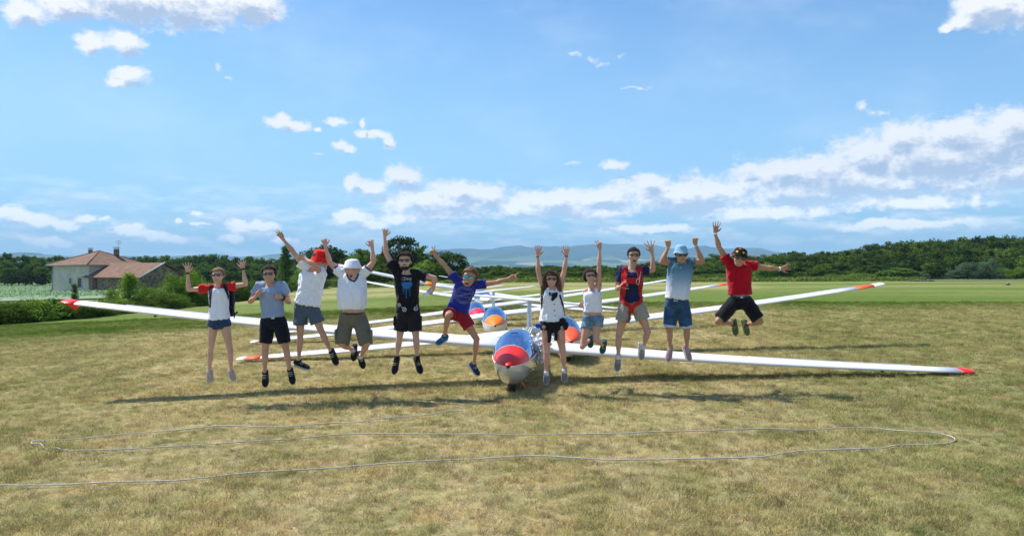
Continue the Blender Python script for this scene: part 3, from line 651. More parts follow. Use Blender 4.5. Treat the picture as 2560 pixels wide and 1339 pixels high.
roof = solid('roof', [(*p[:2], EA - .12) for p in E] + [(*p[:2], EA + .1) for p in E] + [apx], [(3, 2, 1, 0), (0, 1, 5, 4), (1, 2, 6, 5), (2, 3, 7, 6), (3, 0, 4, 7), (4, 5, 8), (5, 6, 8), (6, 7, 8), (7, 4, 8)], M_ROOF, house)
for p in E: 
    pb = PB(); pb.tube([(p[0], p[1], EA + .12), (apx[0], apx[1], AP + .03)], .10, 6); pb.make('ridge_cap', M_ROOF, roof)
pb = PB()
for i in range(4): pb.tube([(E[i][0], E[i][1], EA - .02), (E[(i + 1) % 4][0], E[(i + 1) % 4][1], EA - .02)], .08, 6)
pb.make('gutter', M_FASCIA, roof)
pb = PB(); q = hp(10.8, -.12, 0); pb.tube([(q[0], q[1], GB), (q[0], q[1], EA - .1)], .07, 6); pb.make('downpipe', M_GUT, house)
for a_, b_, h_, hh_ in ((9.3, 6.2, .55, 1.6), (3.2, 7.4, .7, 1.3)):
    z0 = 3.2 if a_ > 5 else 3.6; top = z0 + hh_ + .4
    c = hp(a_, b_, 0); pb = PB(); pb.box((c[0], c[1], (z0 + top) / 2), ((ea[0], ea[1], 0), (eb[0], eb[1], 0), (0, 0, 1)), (h_ / 2, h_ / 2, (top - z0) / 2)); ch = pb.make('chimney', M_STONE, roof, smooth=False)
    pb = PB(); pb.box((c[0], c[1], top + .33), ((ea[0], ea[1], 0), (eb[0], eb[1], 0), (0, 0, 1)), (h_ / 2 + .12, h_ / 2 + .12, .06))
    for sx_ in (-1, 1):
        for sy_ in (-1, 1): pb.box((c[0] + sx_ * h_ * .38, c[1] + sy_ * h_ * .38, top + .15), XYZ, (.05, .05, .14))
    pb.make('chimney_cap', M_TRIM, ch, smooth=False)
c = hp(3.2, 7.4, 0); pb = PB(); pb.tube([(c[0] + .35, c[1], 4.6), (c[0] + .35, c[1], 7.0)], .03, 6)
for zz, hw in ((6.9, .5), (6.6, .62), (6.3, .5)):
    pb.tube([(c[0] + .35 - hw, c[1], zz), (c[0] + .35 + hw, c[1], zz)], .022, 5)
for xx in (-.45, -.15, .15, .45): pb.tube([(c[0] + .35 + xx, c[1], 6.3), (c[0] + .35 + xx, c[1], 6.9)], .018, 5)
pb.make('aerial', M_GUT, roof)
# windows of the left facade (built by pixel column along the facade)
def facade_pt(px, o, d_):
    u = (px - CX) / FPX; return (u * o[1] - o[0]) / (d_[0] - u * d_[1])
def window(name, pxc, wpx, z0, z1, o, d_, fill, parent, nrm, trim=M_TRIM):
    s0, s1 = sorted((facade_pt(pxc - wpx / 2, o, d_), facade_pt(pxc + wpx / 2, o, d_)))
    n_ = np.array(nrm); A_ = (d_[0], d_[1], 0); N_ = (n_[0], n_[1], 0); c_ = o + d_ * (s0 + s1) / 2
    pb = PB(); hw = (s1 - s0) / 2; zc, hz_ = (z0 + z1) / 2, (z1 - z0) / 2
    q = lambda da, dz: (c_[0] + d_[0] * da + n_[0] * .04, c_[1] + d_[1] * da + n_[1] * .04, zc + dz)
    for da, dz, ha, hv in ((-hw - .06, 0, .06, hz_ + .12), (hw + .06, 0, .06, hz_ + .12), (0, hz_ + .06, hw, .06)): pb.box(q(da, dz), (A_, N_, (0, 0, 1)), (ha, .07, hv))
    w_ = pb.make(name, trim, parent, smooth=False)
    pb = PB(); pb.box(q(0, -hz_ - .07), (A_, N_, (0, 0, 1)), (hw + .2, .13, .06)); pb.make('sill', trim, w_, smooth=False)
    pb = PB(); pb.box(q(0, 0), (A_, N_, (0, 0, 1)), (hw, .05, hz_)); pb.make('shutter' if fill is M_SHUT else 'pane', fill, w_, smooth=False)
    if fill is not M_SHUT:
        pb = PB(); pb.box((q(0, 0)[0] + n_[0] * .03, q(0, 0)[1] + n_[1] * .03, zc), (A_, N_, (0, 0, 1)), (.03, .05, hz_)); pb.make('glazing_bar', trim, w_, smooth=False)
window('window', 177, 5, -.95, .05, C0, ea, M_DARKWIN, house, -eb)
window('window', 200, 9, -1.55, .08, C0, ea, M_SHUT, house, -eb)
# lower stone wing
P1 = C0 + ex * 14.5; wz = .30; rz = 2.75
wb = [tuple(C0 + ex * .1 + eb * .05), tuple(P1), tuple(P1 + eb * 8.0), tuple(C0 + ex * .1 + eb * 8.0)]
wing = solid('stone_wing', [(*p, GB) for p in wb] + [(*p, wz) for p in wb] + [(*(P1 + eb * 4.2), rz - .25), (*(C0 + ex * .1 + eb * 4.2), rz - .25)],
    [(3, 2, 1, 0), (0, 1, 5, 4), (1, 2, 6, 8, 5), (2, 3, 7, 6), (3, 0, 4, 9, 7), (4, 5, 8, 9), (6, 7, 9, 8)], M_STONE, house)
Pa = C0 - ex * 1.0; Pz = P1 + ex * .45
def rf(p, b0, z0, b1, z1): return [(*(p + eb * b0), z0), (*(p + eb * b1), z1)]
Vr = rf(Pa, -.6, wz - .05, 4.2, rz) + rf(Pz, -.6, wz - .05, 4.2, rz); Vr2 = [(x_, y_, z_ - .14) for x_, y_, z_ in Vr]
solid('wing_roof', Vr + Vr2, [(0, 2, 3, 1), (4, 5, 7, 6), (0, 4, 6, 2), (2, 6, 7, 3), (3, 7, 5, 1), (1, 5, 4, 0)], M_ROOF, house)
Vr = rf(C0 + ex * 11.0, 4.2, rz, 8.6, wz + .8) + rf(Pz, 4.2, rz, 8.6, wz + .8); Vr2 = [(x_, y_, z_ - .14) for x_, y_, z_ in Vr]
solid('wing_roof', Vr + Vr2, [(0, 2, 3, 1), (4, 5, 7, 6), (0, 4, 6, 2), (2, 6, 7, 3), (3, 7, 5, 1), (1, 5, 4, 0)], M_ROOF, house)
pb = PB(); e0 = Pz - eb * .6; e1 = Pz + eb * 4.2; pb.tube([(e0[0], e0[1], wz + .02), (e1[0], e1[1], rz + .04)], .11, 6); pb.make('verge_board', pmat('pale_verge', (0.6, 0.6, 0.6), .8), house)
window('window', 237, 6, -1.5, -.15, C0, ex, M_SHUT, house, -eb, M_BARK)
# lean-to shed left of the house
sc0 = C0 + ea * 11.05; sh = empty('lean_to_shed', (sc0[0], sc0[1], GB), 'small brown lean to shed at the left foot of the white house', 'shed')
sp_ = [sc0 + eb * 1, sc0 + ea * 2.4 + eb * 1, sc0 + ea * 2.4 + eb * 5, sc0 + eb * 5]
solid('wall', [(*p, GB) for p in sp_] + [(*sp_[0], -1.9), (*sp_[1], -2.9), (*sp_[2], -2.9), (*sp_[3], -1.9)], [(3, 2, 1, 0), (0, 1, 5, 4), (1, 2, 6, 5), (2, 3, 7, 6), (3, 0, 4, 7), (4, 5, 6, 7)], M_STONE, sh)
q0 = [sc0 + eb * .5, sc0 + ea * 2.9 + eb * .5, sc0 + ea * 2.9 + eb * 5.5, sc0 + eb * 5.5]; zs = (-1.72, -2.95, -2.95, -1.72)
solid('roof', [(*p, z_) for p, z_ in zip(q0, zs)] + [(*p, z_ + .12) for p, z_ in zip(q0, zs)], [(3, 2, 1, 0), (4, 5, 6, 7), (0, 1, 5, 4), (1, 2, 6, 5), (2, 3, 7, 6), (3, 0, 4, 7)], M_ROOF, sh)

# ------------------------------------------------------------------ gliders
M_GEL = pmat('white_gelcoat', (0.83, 0.82, 0.79), .38, .35, coat=.06)
M_NOSEG = pmat('polished_white_nose', (0.66, 0.66, 0.65), .10, .9, coat=1.0)
M_RED = pmat('glossy_red_paint', (0.90, 0.022, 0.012), .42, .3, coat=.12)
M_RORG = pmat('red_orange_band_paint', (0.95, 0.11, 0.025), .5, .3)
M_ORG = pmat('dayglow_orange_paint', (1.0, 0.23, 0.01), .5, .3)
M_CRIM = pmat('crimson_cover', (0.85, 0.02, 0.07), .5, .3)
M_BLK = pmat('black_rubber', (0.018, 0.018, 0.018), .7)
M_COCK = pmat('dark_cockpit_trim', (0.035, 0.04, 0.045), .7)
M_SEAT = pmat('grey_seat_cloth', (0.22, 0.23, 0.25), .9)
M_RIM = pmat('wheel_rim_grey', (0.4, 0.4, 0.42), .4, metal=.6)
def glass_mat(name, refl, tint, lo=.25):
    m = bpy.data.materials.new(name); m.use_nodes = True; t = NT(m.node_tree); t.t.nodes.clear()
    tr = t.n('ShaderNodeBsdfTransparent'); tr.inputs[0].default_value = (*tint, 1); gl = t.n('ShaderNodeBsdfGlossy'); gl.inputs['Roughness'].default_value = .02; gl.inputs['Color'].default_value = (*refl, 1)
    lw = t.n('ShaderNodeLayerWeight'); lw.inputs[0].default_value = .45; mx = t.n('ShaderNodeMixShader'); t.l(t.smooth(lw.outputs['Facing'], 0, 1, lo, .95), mx.inputs[0])
    t.l(tr.outputs[0], mx.inputs[1]); t.l(gl.outputs[0], mx.inputs[2]); o = t.n('ShaderNodeOutputMaterial'); t.l(mx.outputs[0], o.inputs[0]); return m
M_CANOPY = glass_mat('tinted_canopy_glass', (0.40, 0.56, 0.80), (0.78, 0.85, 0.92), .33)
S_ST = [0, .04, .12, .25, .42, .62, .85, 1.15, 1.5, 1.9, 2.3, 2.8, 3.4, 4.3, 5.3, 6.1, 6.35]
S_W = [.012, .065, .118, .172, .222, .265, .302, .332, .335, .315, .27, .20, .145, .11, .085, .062, .02]
S_C = [.43, .43, .432, .435, .44, .447, .455, .465, .475, .485, .49, .50, .51, .52, .54, .56, .56]     # sill / widest line
S_T = [.445, .480, .515, .560, .605, .660, .725, .795, .840, .835, .785, .70, .65, .63, .62, .62, .58]
S_B = [.418, .36, .295, .215, .140, .082, .042, .018, .015, .045, .115, .20, .33, .40, .455, .50, .54]
def prof(s): return [float(np.interp(s, S_ST, q)) for q in (S_W, S_C, S_T, S_B)]
def fus_ring(s, th, grow=0.0):
    w_, c_, t_, b_ = prof(s); out = []
    for a in th:
        x_ = math.sin(a); z_ = math.cos(a)
        zz = c_ + ((t_ + grow) - c_) * z_ if z_ >= 0 else c_ + (c_ - (b_ - grow)) * z_
        out.append(((w_ + grow) * x_, s, zz))
    return out
def airfoil(c, th, n=10):
    up = []; lo = []
    for i in range(n + 1):
        x = (1 - math.cos(math.pi * i / n)) / 2
        y = 5 * th * (.2969 * math.sqrt(x) - .126 * x - .3516 * x * x + .2843 * x ** 3 - .1036 * x ** 4); cm = .03 * (1 - (2 * x - 1) ** 2)
        up.append((x * c, (cm + y) * c)); lo.append((x * c, (cm * .4 - y * 1.0) * c))
    return up + lo[-2:0:-1]
def wing_seg(parent, name, a, b_, t0, t1, c0, c1, th, mat, n=8, sweep=0.0, sag=0.0, close_tip=False):
    """part of a wing between fractions t0..t1 of the span a->b; the leading edge faces the camera"""
    a = np.array(a, float); b_ = np.array(b_, float); rings = []
    ts = np.linspace(t0, t1, n)
    if close_tip: ts = np.concatenate([ts, [t1 + .004, t1 + .008]])
    for i, t_ in enumerate(ts):
        p = a + (b_ - a) * t_; p[2] -= sag * 4 * t_ * (1 - t_); c_ = c0 + (c1 - c0) * t_
        k = 1.0
        if close_tip and i >= n: k = (.8, .35)[i - n]
        q = th + (th * .85 - th) * t_
        rings.append([(p[0], p[1] + x * k + c_ * (1 - k) * .4 + sweep * t_, p[2] + z * k + .08 * x) for x, z in airfoil(c_, q)])
    pb = PB(); pb.loft(rings); return pb.make(name, mat, parent)
def glider(name, label, nose, yaw, gnd, lt, rt, wc, nose_mat, body_mat, bands, tip_mats, pitch_scale=1.0, roll=0.0, wing_c=(.95, .42), detail=True, cover=True, wheel_s=.78, fus=True, rud=None):
    """nose: (x, y, z) of the nose point; lt/rt: world wing tips (left, right in the picture); wc: wing root centre"""
    ca, sa = math.cos(yaw), math.sin(yaw); dz = nose[2] - .43
    T = lambda p: (nose[0] + p[0] * ca + p[1] * sa, nose[1] - p[0] * sa + p[1] * ca, p[2] + dz)
    root = empty(name, (nose[0], nose[1] + 1.2, gnd), label, 'glider')
    def put(nm, pb, mat, par=None, smooth=True):
        V, F = pb.arr(); return mesh(nm, [T(v) for v in V], F, mat, par or root, smooth)
    up = [R(a) for a in np.linspace(-90, 90, 25)]; lowr = [R(a) for a in np.linspace(90, 270, 25)]
    def shell(ss, th, mat, nm, par=None, grow=0.0, thick=.006):
        rings = [fus_ring(s, th, grow) for s in ss]; inn = [fus_ring(s, th, grow - thick) for s in ss]; n_ = len(th); m_ = len(ss)
        V = [p for r_ in rings for p in r_]; F = [(i * n_ + j, (i + 1) * n_ + j, (i + 1) * n_ + j + 1, i * n_ + j + 1) for i in range(m_ - 1) for j in range(n_ - 1)]
        pb = PB(); pb.add(V, F); return put(nm, pb, mat, par)
    sA = [0, .02, .05, .09, .15, .22, .3, .38, .46, .54, .60, .66]; sN = sA if cover else sA[:7]
    sC = [.66, .74, .82, .9, 1.0, 1.12, 1.25, 1.4, 1.55, 1.7, 1.85, 2.0, 2.1]; sB = [2.1, 2.25, 2.45, 2.7, 3.0, 3.4, 4.0, 4.8, 5.6, 6.1, 6.25, 6.35]
    fu = shell(sA + sC[1:] + sB[1:], lowr, body_mat, 'fuselage')
    shell(sB, up, body_mat, 'rear_deck')
    shell(sA, up, nose_mat, 'nose_panel', grow=.001)
    can = shell(sC, up, M_CANOPY, 'canopy', grow=.002)
    pb = PB(); 
    pb.tube(fus_ring(.66, up, .004), .008, 6); pb.tube(fus_ring(2.1, up, .006), .011, 6)
    for sg in (-1, 1):
        pb.tube([(sg * (prof(s)[0] + .004), s, prof(s)[1]) for s in sA[1:] + sC[1:]], .009, 6)
    put('canopy_frame', pb, body_mat if nose_mat is not M_RED else M_GEL, None)
    pb = PB(); pb.ell((0, .004, .431), XYZ, (.026, .02, .026)); put('nose_cap', pb, M_BLK)
    # cockpit seen through the canopy
    pb = PB(); pb.loft([[(x_ * prof(s)[0] * .93, s, z_) for x_, z_ in ((-1, prof(s)[1] - .015), (1, prof(s)[1] - .015), (.8, prof(s)[1] - .16), (-.8, prof(s)[1] - .16))] for s in (.82, 1.2, 1.6, 2.05)]); put('cockpit', pb, M_COCK, None, False)
    pb = PB(); pb.loft([[(x_ * .19, s_, z_) for x_ in (-1, 1)] + [(x_ * .19, s_ + .07, z_ + .02) for x_ in (1, -1)] for s_, z_ in ((1.35, .46), (1.62, .56), (1.86, .68))]); pb.ell((0, 1.93, .70), XYZ, (.09, .05, .06)); put('seat', pb, M_SEAT)
    pb = PB(); pb.loft([[(x_ * w_, s_, z_) for x_, w_, z_ in ((-1, .15, .46), (-1, .13, .575), (1, .13, .575), (1, .15, .46))] for s_ in (.88, .98)]); put('instrument_panel', pb, M_COCK, None, False)
    if detail:
        pb = PB(); pb.tube([(.20, 1.0, .60), (.235, 1.05, .62)], .03, 8); put('canopy_vent', pb, M_COCK)
        pb = PB(); pb.box((0, 1.28, prof(1.28)[2] + .004), XYZ, (.06, .006, .003)); put('canopy_scoop', pb, M_COCK, can)
    # wheel
    c_ = T((0, wheel_s, 0)); wz_ = gnd + .15
    pb = PB(); pb.loft([[(c_[0] + x_, c_[1] + math.sin(a) * r_, wz_ + math.cos(a) * r_) for a in np.linspace(0, 2 * math.pi, 21)[:-1]] for x_, r_ in ((-.06, .09), (-.06, .14), (-.03, .16), (.03, .16), (.06, .14), (.06, .09))])
    wh = pb.make('wheel', M_BLK, root)
    pb = PB(); pb.loft([[(c_[0] + x_, c_[1] + math.sin(a) * .085, wz_ + math.cos(a) * .085) for a in np.linspace(0, 2 * math.pi, 17)[:-1]] for x_ in (-.062, .062)]); pb.make('rim', M_RIM, wh)
    if detail:
        for sg in (-1, 1):
            pb = PB(); q = [(sg * .13, wheel_s + .1, .09), (sg * .19, wheel_s + .2, -.02), (sg * .12, wheel_s + .5, .07)]
            V = [(x_, y_, z_) for x_, y_, z_ in q] + [(x_ + .008, y_ + .008, z_) for x_, y_, z_ in q]; pb.add(V, [(0, 1, 2), (5, 4, 3), (0, 3, 4, 1), (1, 4, 5, 2), (2, 5, 3, 0)]); put('wheel_door', pb, M_GEL if sg < 0 else M_RORG, None, False)
    # wings, the two halves meeting in the fuselage
    for (tip, side, bnd, tm) in ((lt, 0, bands[0], tip_mats[0]), (rt, 1, bands[1], tip_mats[1])):
        cuts = sorted(set([0.0, 1.0] + [x_ for b_ in bnd for x_ in b_[:2]]))
        for t0, t1 in zip(cuts[:-1], cuts[1:]):
            mt = M_GEL; nm = 'wing'
            for b0, b1, bm_ in bnd:
                if t0 >= b0 - 1e-6 and t1 <= b1 + 1e-6: mt = bm_; nm = 'wing_tip' if b1 > .999 else 'wing_band'
            if t1 > .999 and nm == 'wing' and len(cuts) > 2: nm = 'wing_tip'
            wing_seg(root, nm, wc, tip, t0, t1, wing_c[0], wing_c[1], .138, mt, n=max(3, int(14 * (t1 - t0)) + 2), sag=.05, close_tip=t1 > .999)
        # aileron: a thin trailing plank along the outer half, its gap readable as a line
        a_ = np.array(wc, float); b_ = np.array(tip, float); pb = PB(); rings = []
        for t_ in (.52, .7, .88):
            p = a_ + (b_ - a_) * t_; p[2] -= .05 * 4 * t_ * (1 - t_); cc_ = wing_c[0] + (wing_c[1] - wing_c[0]) * t_
            y0, y1 = p[1] + cc_ * .80, p[1] + cc_ * 1.02; rings.append([(p[0], y0, p[2] + .030 + .08 * cc_), (p[0], y1, p[2] + .010 + .08 * cc_), (p[0], y1, p[2] + .002 + .08 * cc_), (p[0], y0, p[2] + .005 + .08 * cc_)])
        pb.loft(rings); pb.make('aileron', M_GEL, root, smooth=False)
        if detail:
            t_ = .80; p = a_ + (b_ - a_) * t_; pb = PB(); pb.tube([(p[0], p[1] + .1, p[2] - .02), (p[0], p[1] + .14, p[2] - .085), (p[0], p[1] + .3, p[2] - .05)], .012, 6); pb.make('tie_down_ring', M_BLK, root)
    # tail
    fz = prof(5.9)[2]; top = fz + .53
    def finring(s0, s1, z_, tk): return [(tk * q_, s0 + (s1 - s0) * u_, z_) for u_, q_ in ((0, 0), (.15, 1), (.5, 1.1), (1, .5), (1, -.5), (.5, -1.1), (.15, -1))]
    pb = PB(); pb.loft([finring(5.35 + .28 * k, 6.02 + .02 * k, fz - .10 + (top - fz + .10) * k, .05 - .012 * k) for k in (0, .33, .66, 1)]); put('fin', pb, M_GEL)
    pb = PB(); pb.loft([finring(6.03 + .02 * k, 6.42 - .04 * k, fz - .22 + (top - fz + .20) * k, .028 - .01 * k) for k in (0, .5, 1)]); put('rudder', pb, rud or M_GEL)
    wslope = (rt[2] - lt[2]) / (rt[0] - lt[0]); rings = []
    for k in np.linspace(-1, 1, 15):
        c_ = .46 - .16 * abs(k); x_ = 1.42 * k; e_ = max(0.0, abs(k) - .93) / .07; sc_ = 1 - .6 * e_
        rings.append([(x_, 5.58 + .10 * abs(k) + u_ * sc_, top + x_ * wslope + v_ * sc_) for u_, v_ in airfoil(c_, .12, 7)])
    pb = PB(); pb.loft(rings); put('tailplane', pb, M_GEL)
    pb = PB(); pb.loft([[(x_, 5.99 + yo + .02, top + x_ * wslope + zz) for yo, zz in ((0, .014), (.12, .006), (.12, -.004), (0, -.010))] for x_ in (-1.3, 1.3)]); put('elevator', pb, M_GEL, None, False)
    return root
BW = lambda tb, te, m: [(tb, te, m)]
# front glider
lt = tuple(W(152, 757, 13.1)); rt = tuple(W(2438, 932, 13.75)); wcA = (0.02, 13.05, .54)
nA = W(1270, 917, 11.45)
glA = glider('glider', 'nearest white glider with red nose panel, red wingtips and shiny nose', tuple(nA), 0.075, -.04, lt, rt, wcA, M_RED, M_NOSEG,
    [[(.972, 1.0, M_RED)], [(.972, 1.0, M_RED)]], (M_RED, M_RED), wing_c=(.92, .42), rud=M_GEL)
# small downturned skids under its wingtips
for tp, sg in ((lt, 1), (rt, -1)):
    pb = PB(); x0 = tp[0] + .02 * sg; V = [(x0, tp[1] + .05, tp[2]), (x0 + .20 * sg, tp[1] + .05, tp[2]), (x0 + .14 * sg, tp[1] + .16, tp[2] - (.13 if sg > 0 else .06)), (x0, tp[1] + .33, tp[2]), (x0 + .20 * sg, tp[1] + .33, tp[2])]
    pb.add(V, [(0, 1, 2), (1, 4, 2), (4, 3, 2), (3, 0, 2), (0, 3, 4, 1)]); pb.make('wing_skid', M_RED, glA, smooth=False)
def gz_at(px, py): return hit(px, py)
# second: right of the front one, orange-red nose
p = hit(592, 908); ltB = (p.x, p.y, p.z + .07); rtB = tuple(W(2212, 712, 19.2))
nB = W(1429, 855, 15.2); wcB = tuple(W(1436, 822, 17.35))
glider('glider', 'white glider with orange red nose behind the long haired girl, its far right wing raised', tuple(nB), -.03, nB.z - .45, ltB, rtB, wcB, M_RORG, M_GEL,
    [[(.930, .975, M_RORG)], [(.905, .965, M_RORG)]], (M_GEL, M_GEL), wing_c=(.86, .40), detail=False)
# third: orange nose
p = hit(626, 864); ltC = (p.x, p.y, p.z + .08); rtC = tuple(W(1820, 711, 25.5))
nC = W(1238, 815, 20.3); wcC = tuple(W(1226, 792, 22.2))
glider('glider', 'white glider with bright orange nose between the blue shirted boy and the long haired girl', tuple(nC), -.03, nC.z - .45, ltC, rtC, wcC, M_ORG, M_GEL,
    [[(.93, .97, M_RORG)], [(.955, 1.0, M_RORG)]], (M_GEL, M_RORG), wing_c=(.86, .40), detail=False)
# fourth: crimson nose
p = hit(700, 840); ltD = (p.x, p.y, p.z + .08); rtD = tuple(W(1666, 702, 31.5))
nD = W(1196, 791, 26.3); wcD = tuple(W(1190, 773, 28.2))
glider('glider', 'white glider with crimson nose behind the leg of the boy in blue', tuple(nD), -.10, nD.z - .45, ltD, rtD, wcD, M_CRIM, M_GEL, [[], []], (M_GEL, M_GEL), wing_c=(.86, .40), detail=False)
# two farther gliders leaning the other way
ltE = tuple(W(812, 657, 31)); rtE = tuple(W(1552, 773, 35)); nE = W(1222, 752, 32.5); wcE = tuple(W(1196, 735, 34.6))
glider('glider', 'far white glider with red rudder and a red tipped wing raised high on the left', tuple(nE), -.2, nE.z - .45, ltE, rtE, wcE, M_GEL, M_GEL, [[(.925, 1.0, M_RED), (.32, .37, M_ORG)], []], (M_RED, M_GEL), wing_c=(1.15, .5), detail=False, rud=M_RED)
ltF = tuple(W(902, 703, 38)); rtF = tuple(W(1552, 782, 33)); nF = W(1160, 765, 33.5); wcF = tuple(W(1170, 748, 35.6))
glider('glider', 'far white glider hidden behind the boy in blue, only its long tilted wing showing', tuple(nF), -.1, nF.z - .45, ltF, rtF, wcF, M_GEL, M_GEL, [[], []], (M_GEL, M_GEL), detail=False)

# crumpled silvery cover bundled by the front glider's wing root
pb = PB(); c = W(1345, 872, 13.05)
for i in range(26):
    a = rnd.uniform(0, 6.28); q = Vector((rnd.gauss(0, .055), rnd.gauss(0, .07), rnd.gauss(0, .09))); r_ = rnd.uniform(.06, .11)
    pb.ell(c + q, XYZ, (r_ * .8, r_, r_), 9, 7)
co, fs = remeshed(pb, .014, 1); nn = co - np.array(c); k = np.linalg.norm(nn, axis=1)[:, None] + 1e-6
co = co + nn / k * ((np.abs(fbm(co * 17, 3) - .44) * .22))[:, None]
M_SILV = pmat('crumpled_silver_fabric', (0.62, 0.62, 0.62), .28, .6, metal=.25, bump=.7, bscale=40)
o = mesh('canopy_cover', co, fs, M_SILV, smooth=False); tag(o, 'crumpled silvery white cover bundled beside the front glider cockpit', 'cover')
# the tow rope lying in three long passes
M_ROPE = pmat('pale_rope', (0.50, 0.47, 0.42), .9, .2, var=.2, vscale=40)
RP = [(-60, 1226), (0, 1223), (120, 1220), (300, 1213), (430, 1209), (560, 1196), (700, 1186), (830, 1178), (1000, 1165), (1160, 1155), (1330, 1147), (1480, 1155), (1620, 1157), (1750, 1156), (1850, 1151), (1920, 1148), (2000, 1134), (2100, 1131), (2200, 1129), (2240, 1121), (2330, 1119), (2375, 1112), (2388, 1105), (2370, 1096), (2340, 1090), (2270, 1086), (2180, 1076), (2100, 1077), (2000, 1081), (1920, 1079), (1800, 1083), (1650, 1086), (1560, 1090), (1400, 1091), (1250, 1093), (1100, 1092), (980, 1092), (850, 1093), (720, 1104), (600, 1112), (450, 1121), (300, 1131), (200, 1133), (160, 1131), (140, 1126), (112, 1126), (103, 1117), (82, 1116), (80, 1111), (98, 1108), (200, 1102), (300, 1092), (430, 1082), (545, 1072), (640, 1073), (740, 1071), (830, 1063), (900, 1060), (960, 1052), (1060, 1044), (1120, 1034), (1160, 1033), (1157, 1037)]
P3 = []
for i in range(len(RP) - 1):
    for k in range(6):
        t_ = k / 6; p0, p1, p2, p3 = (np.array(RP[max(0, min(len(RP) - 1, i + j))], float) for j in (-1, 0, 1, 2))
        q = .5 * ((2 * p1) + (-p0 + p2) * t_ + (2 * p0 - 5 * p1 + 4 * p2 - p3) * t_ ** 2 + (-p0 + 3 * p1 - 3 * p2 + p3) * t_ ** 3)
        h_ = hit(q[0], q[1]); P3.append((h_.x, h_.y, h_.z + .031 + .007 * math.sin(len(P3) * .31) * math.sin(len(P3) * .13 + 1) + .004 * rnd.random()))
pb = PB(); pb.tube(P3, .0068, 7); o = pb.make('tow_rope', M_ROPE); tag(o, 'long pale tow rope laid in loops across the foreground grass', 'rope')
# small dark runway marker far right
p = hit(2520, 713); mk = empty('runway_marker', tuple(p), 'small dark runway light on the grass at the far right', 'runway light')
pb = PB(); pb.limb((p.x, p.y, p.z), (p.x, p.y, p.z + .14), [.22, .20], 10, balls=False); pb.make('base', M_COCK, mk)
pb = PB(); pb.ell((p.x, p.y, p.z + .2), XYZ, (.13, .13, .1)); pb.make('lamp', pmat('lamp_glass_grey', (.25, .27, .3), .2), mk)
# ------------------------------------------------------------------ people
M_SKIN = {k: pmat('skin_' + k, c, .55, .35, sub=.12, var=.08, vscale=9, bump=.08, bscale=60) for k, c in
          {'fair': (0.64, 0.375, 0.265), 'tan': (0.50, 0.265, 0.155), 'rosy': (0.64, 0.345, 0.25), 'mid': (0.57, 0.315, 0.21)}.items()}
M_MOUTH = pmat('mouth_inside', (0.10, 0.015, 0.015), .5); M_LIP = pmat('lips', (0.42, 0.12, 0.10), .45); M_TEETH = pmat('teeth', (0.75, 0.72, 0.66), .3)
M_EYE = pmat('eye_dark', (0.03, 0.02, 0.018), .3)
M_LENS = pmat('dark_lens', (0.010, 0.010, 0.012), .08, .8, coat=.8); M_LENSC = pmat('mirrored_turquoise_lens', (0.02, 0.42, 0.50), .12, .8, metal=.35, coat=.6)
M_FRAME = pmat('black_glasses_frame', (0.015, 0.015, 0.016), .4)
def cloth(name, col, bump=.55, var=.06): return pmat(name, col, .92, .15, bump=bump, bscale=24, var=var, vscale=11, sheen=.15)
M_HB = cloth('dark_brown_hair', (0.030, 0.018, 0.012), 1.0, .3); M_HBL = cloth('black_hair', (0.012, 0.010, 0.010), 1.0, .3); M_HLB = cloth('light_brown_hair', (0.17, 0.088, 0.042), 1.0, .35); M_HBD = cloth('ash_blonde_hair', (0.22, 0.15, 0.085), 1.0, .3); M_HG = cloth('grey_hair', (0.35, 0.33, 0.31), 1.0, .3)
M_WHITE = cloth('white_cotton', (0.86, 0.87, 0.93), var=.02); M_BLACKC = cloth('black_cotton', (0.012, 0.012, 0.014)); M_STRAP = cloth('black_webbing', (0.016, 0.016, 0.020)); M_METAL = pmat('buckle_metal', (0.62, 0.62, 0.62), .3, metal=.7)
M_SOLEW = pmat('white_sole', (0.62, 0.62, 0.60), .7); M_SOLEB = pmat('dark_sole', (0.03, 0.03, 0.032), .8)
nrmz = lambda v: v / (np.linalg.norm(v) + 1e-9)
EYE = np.array((0.0, 0.0, H))
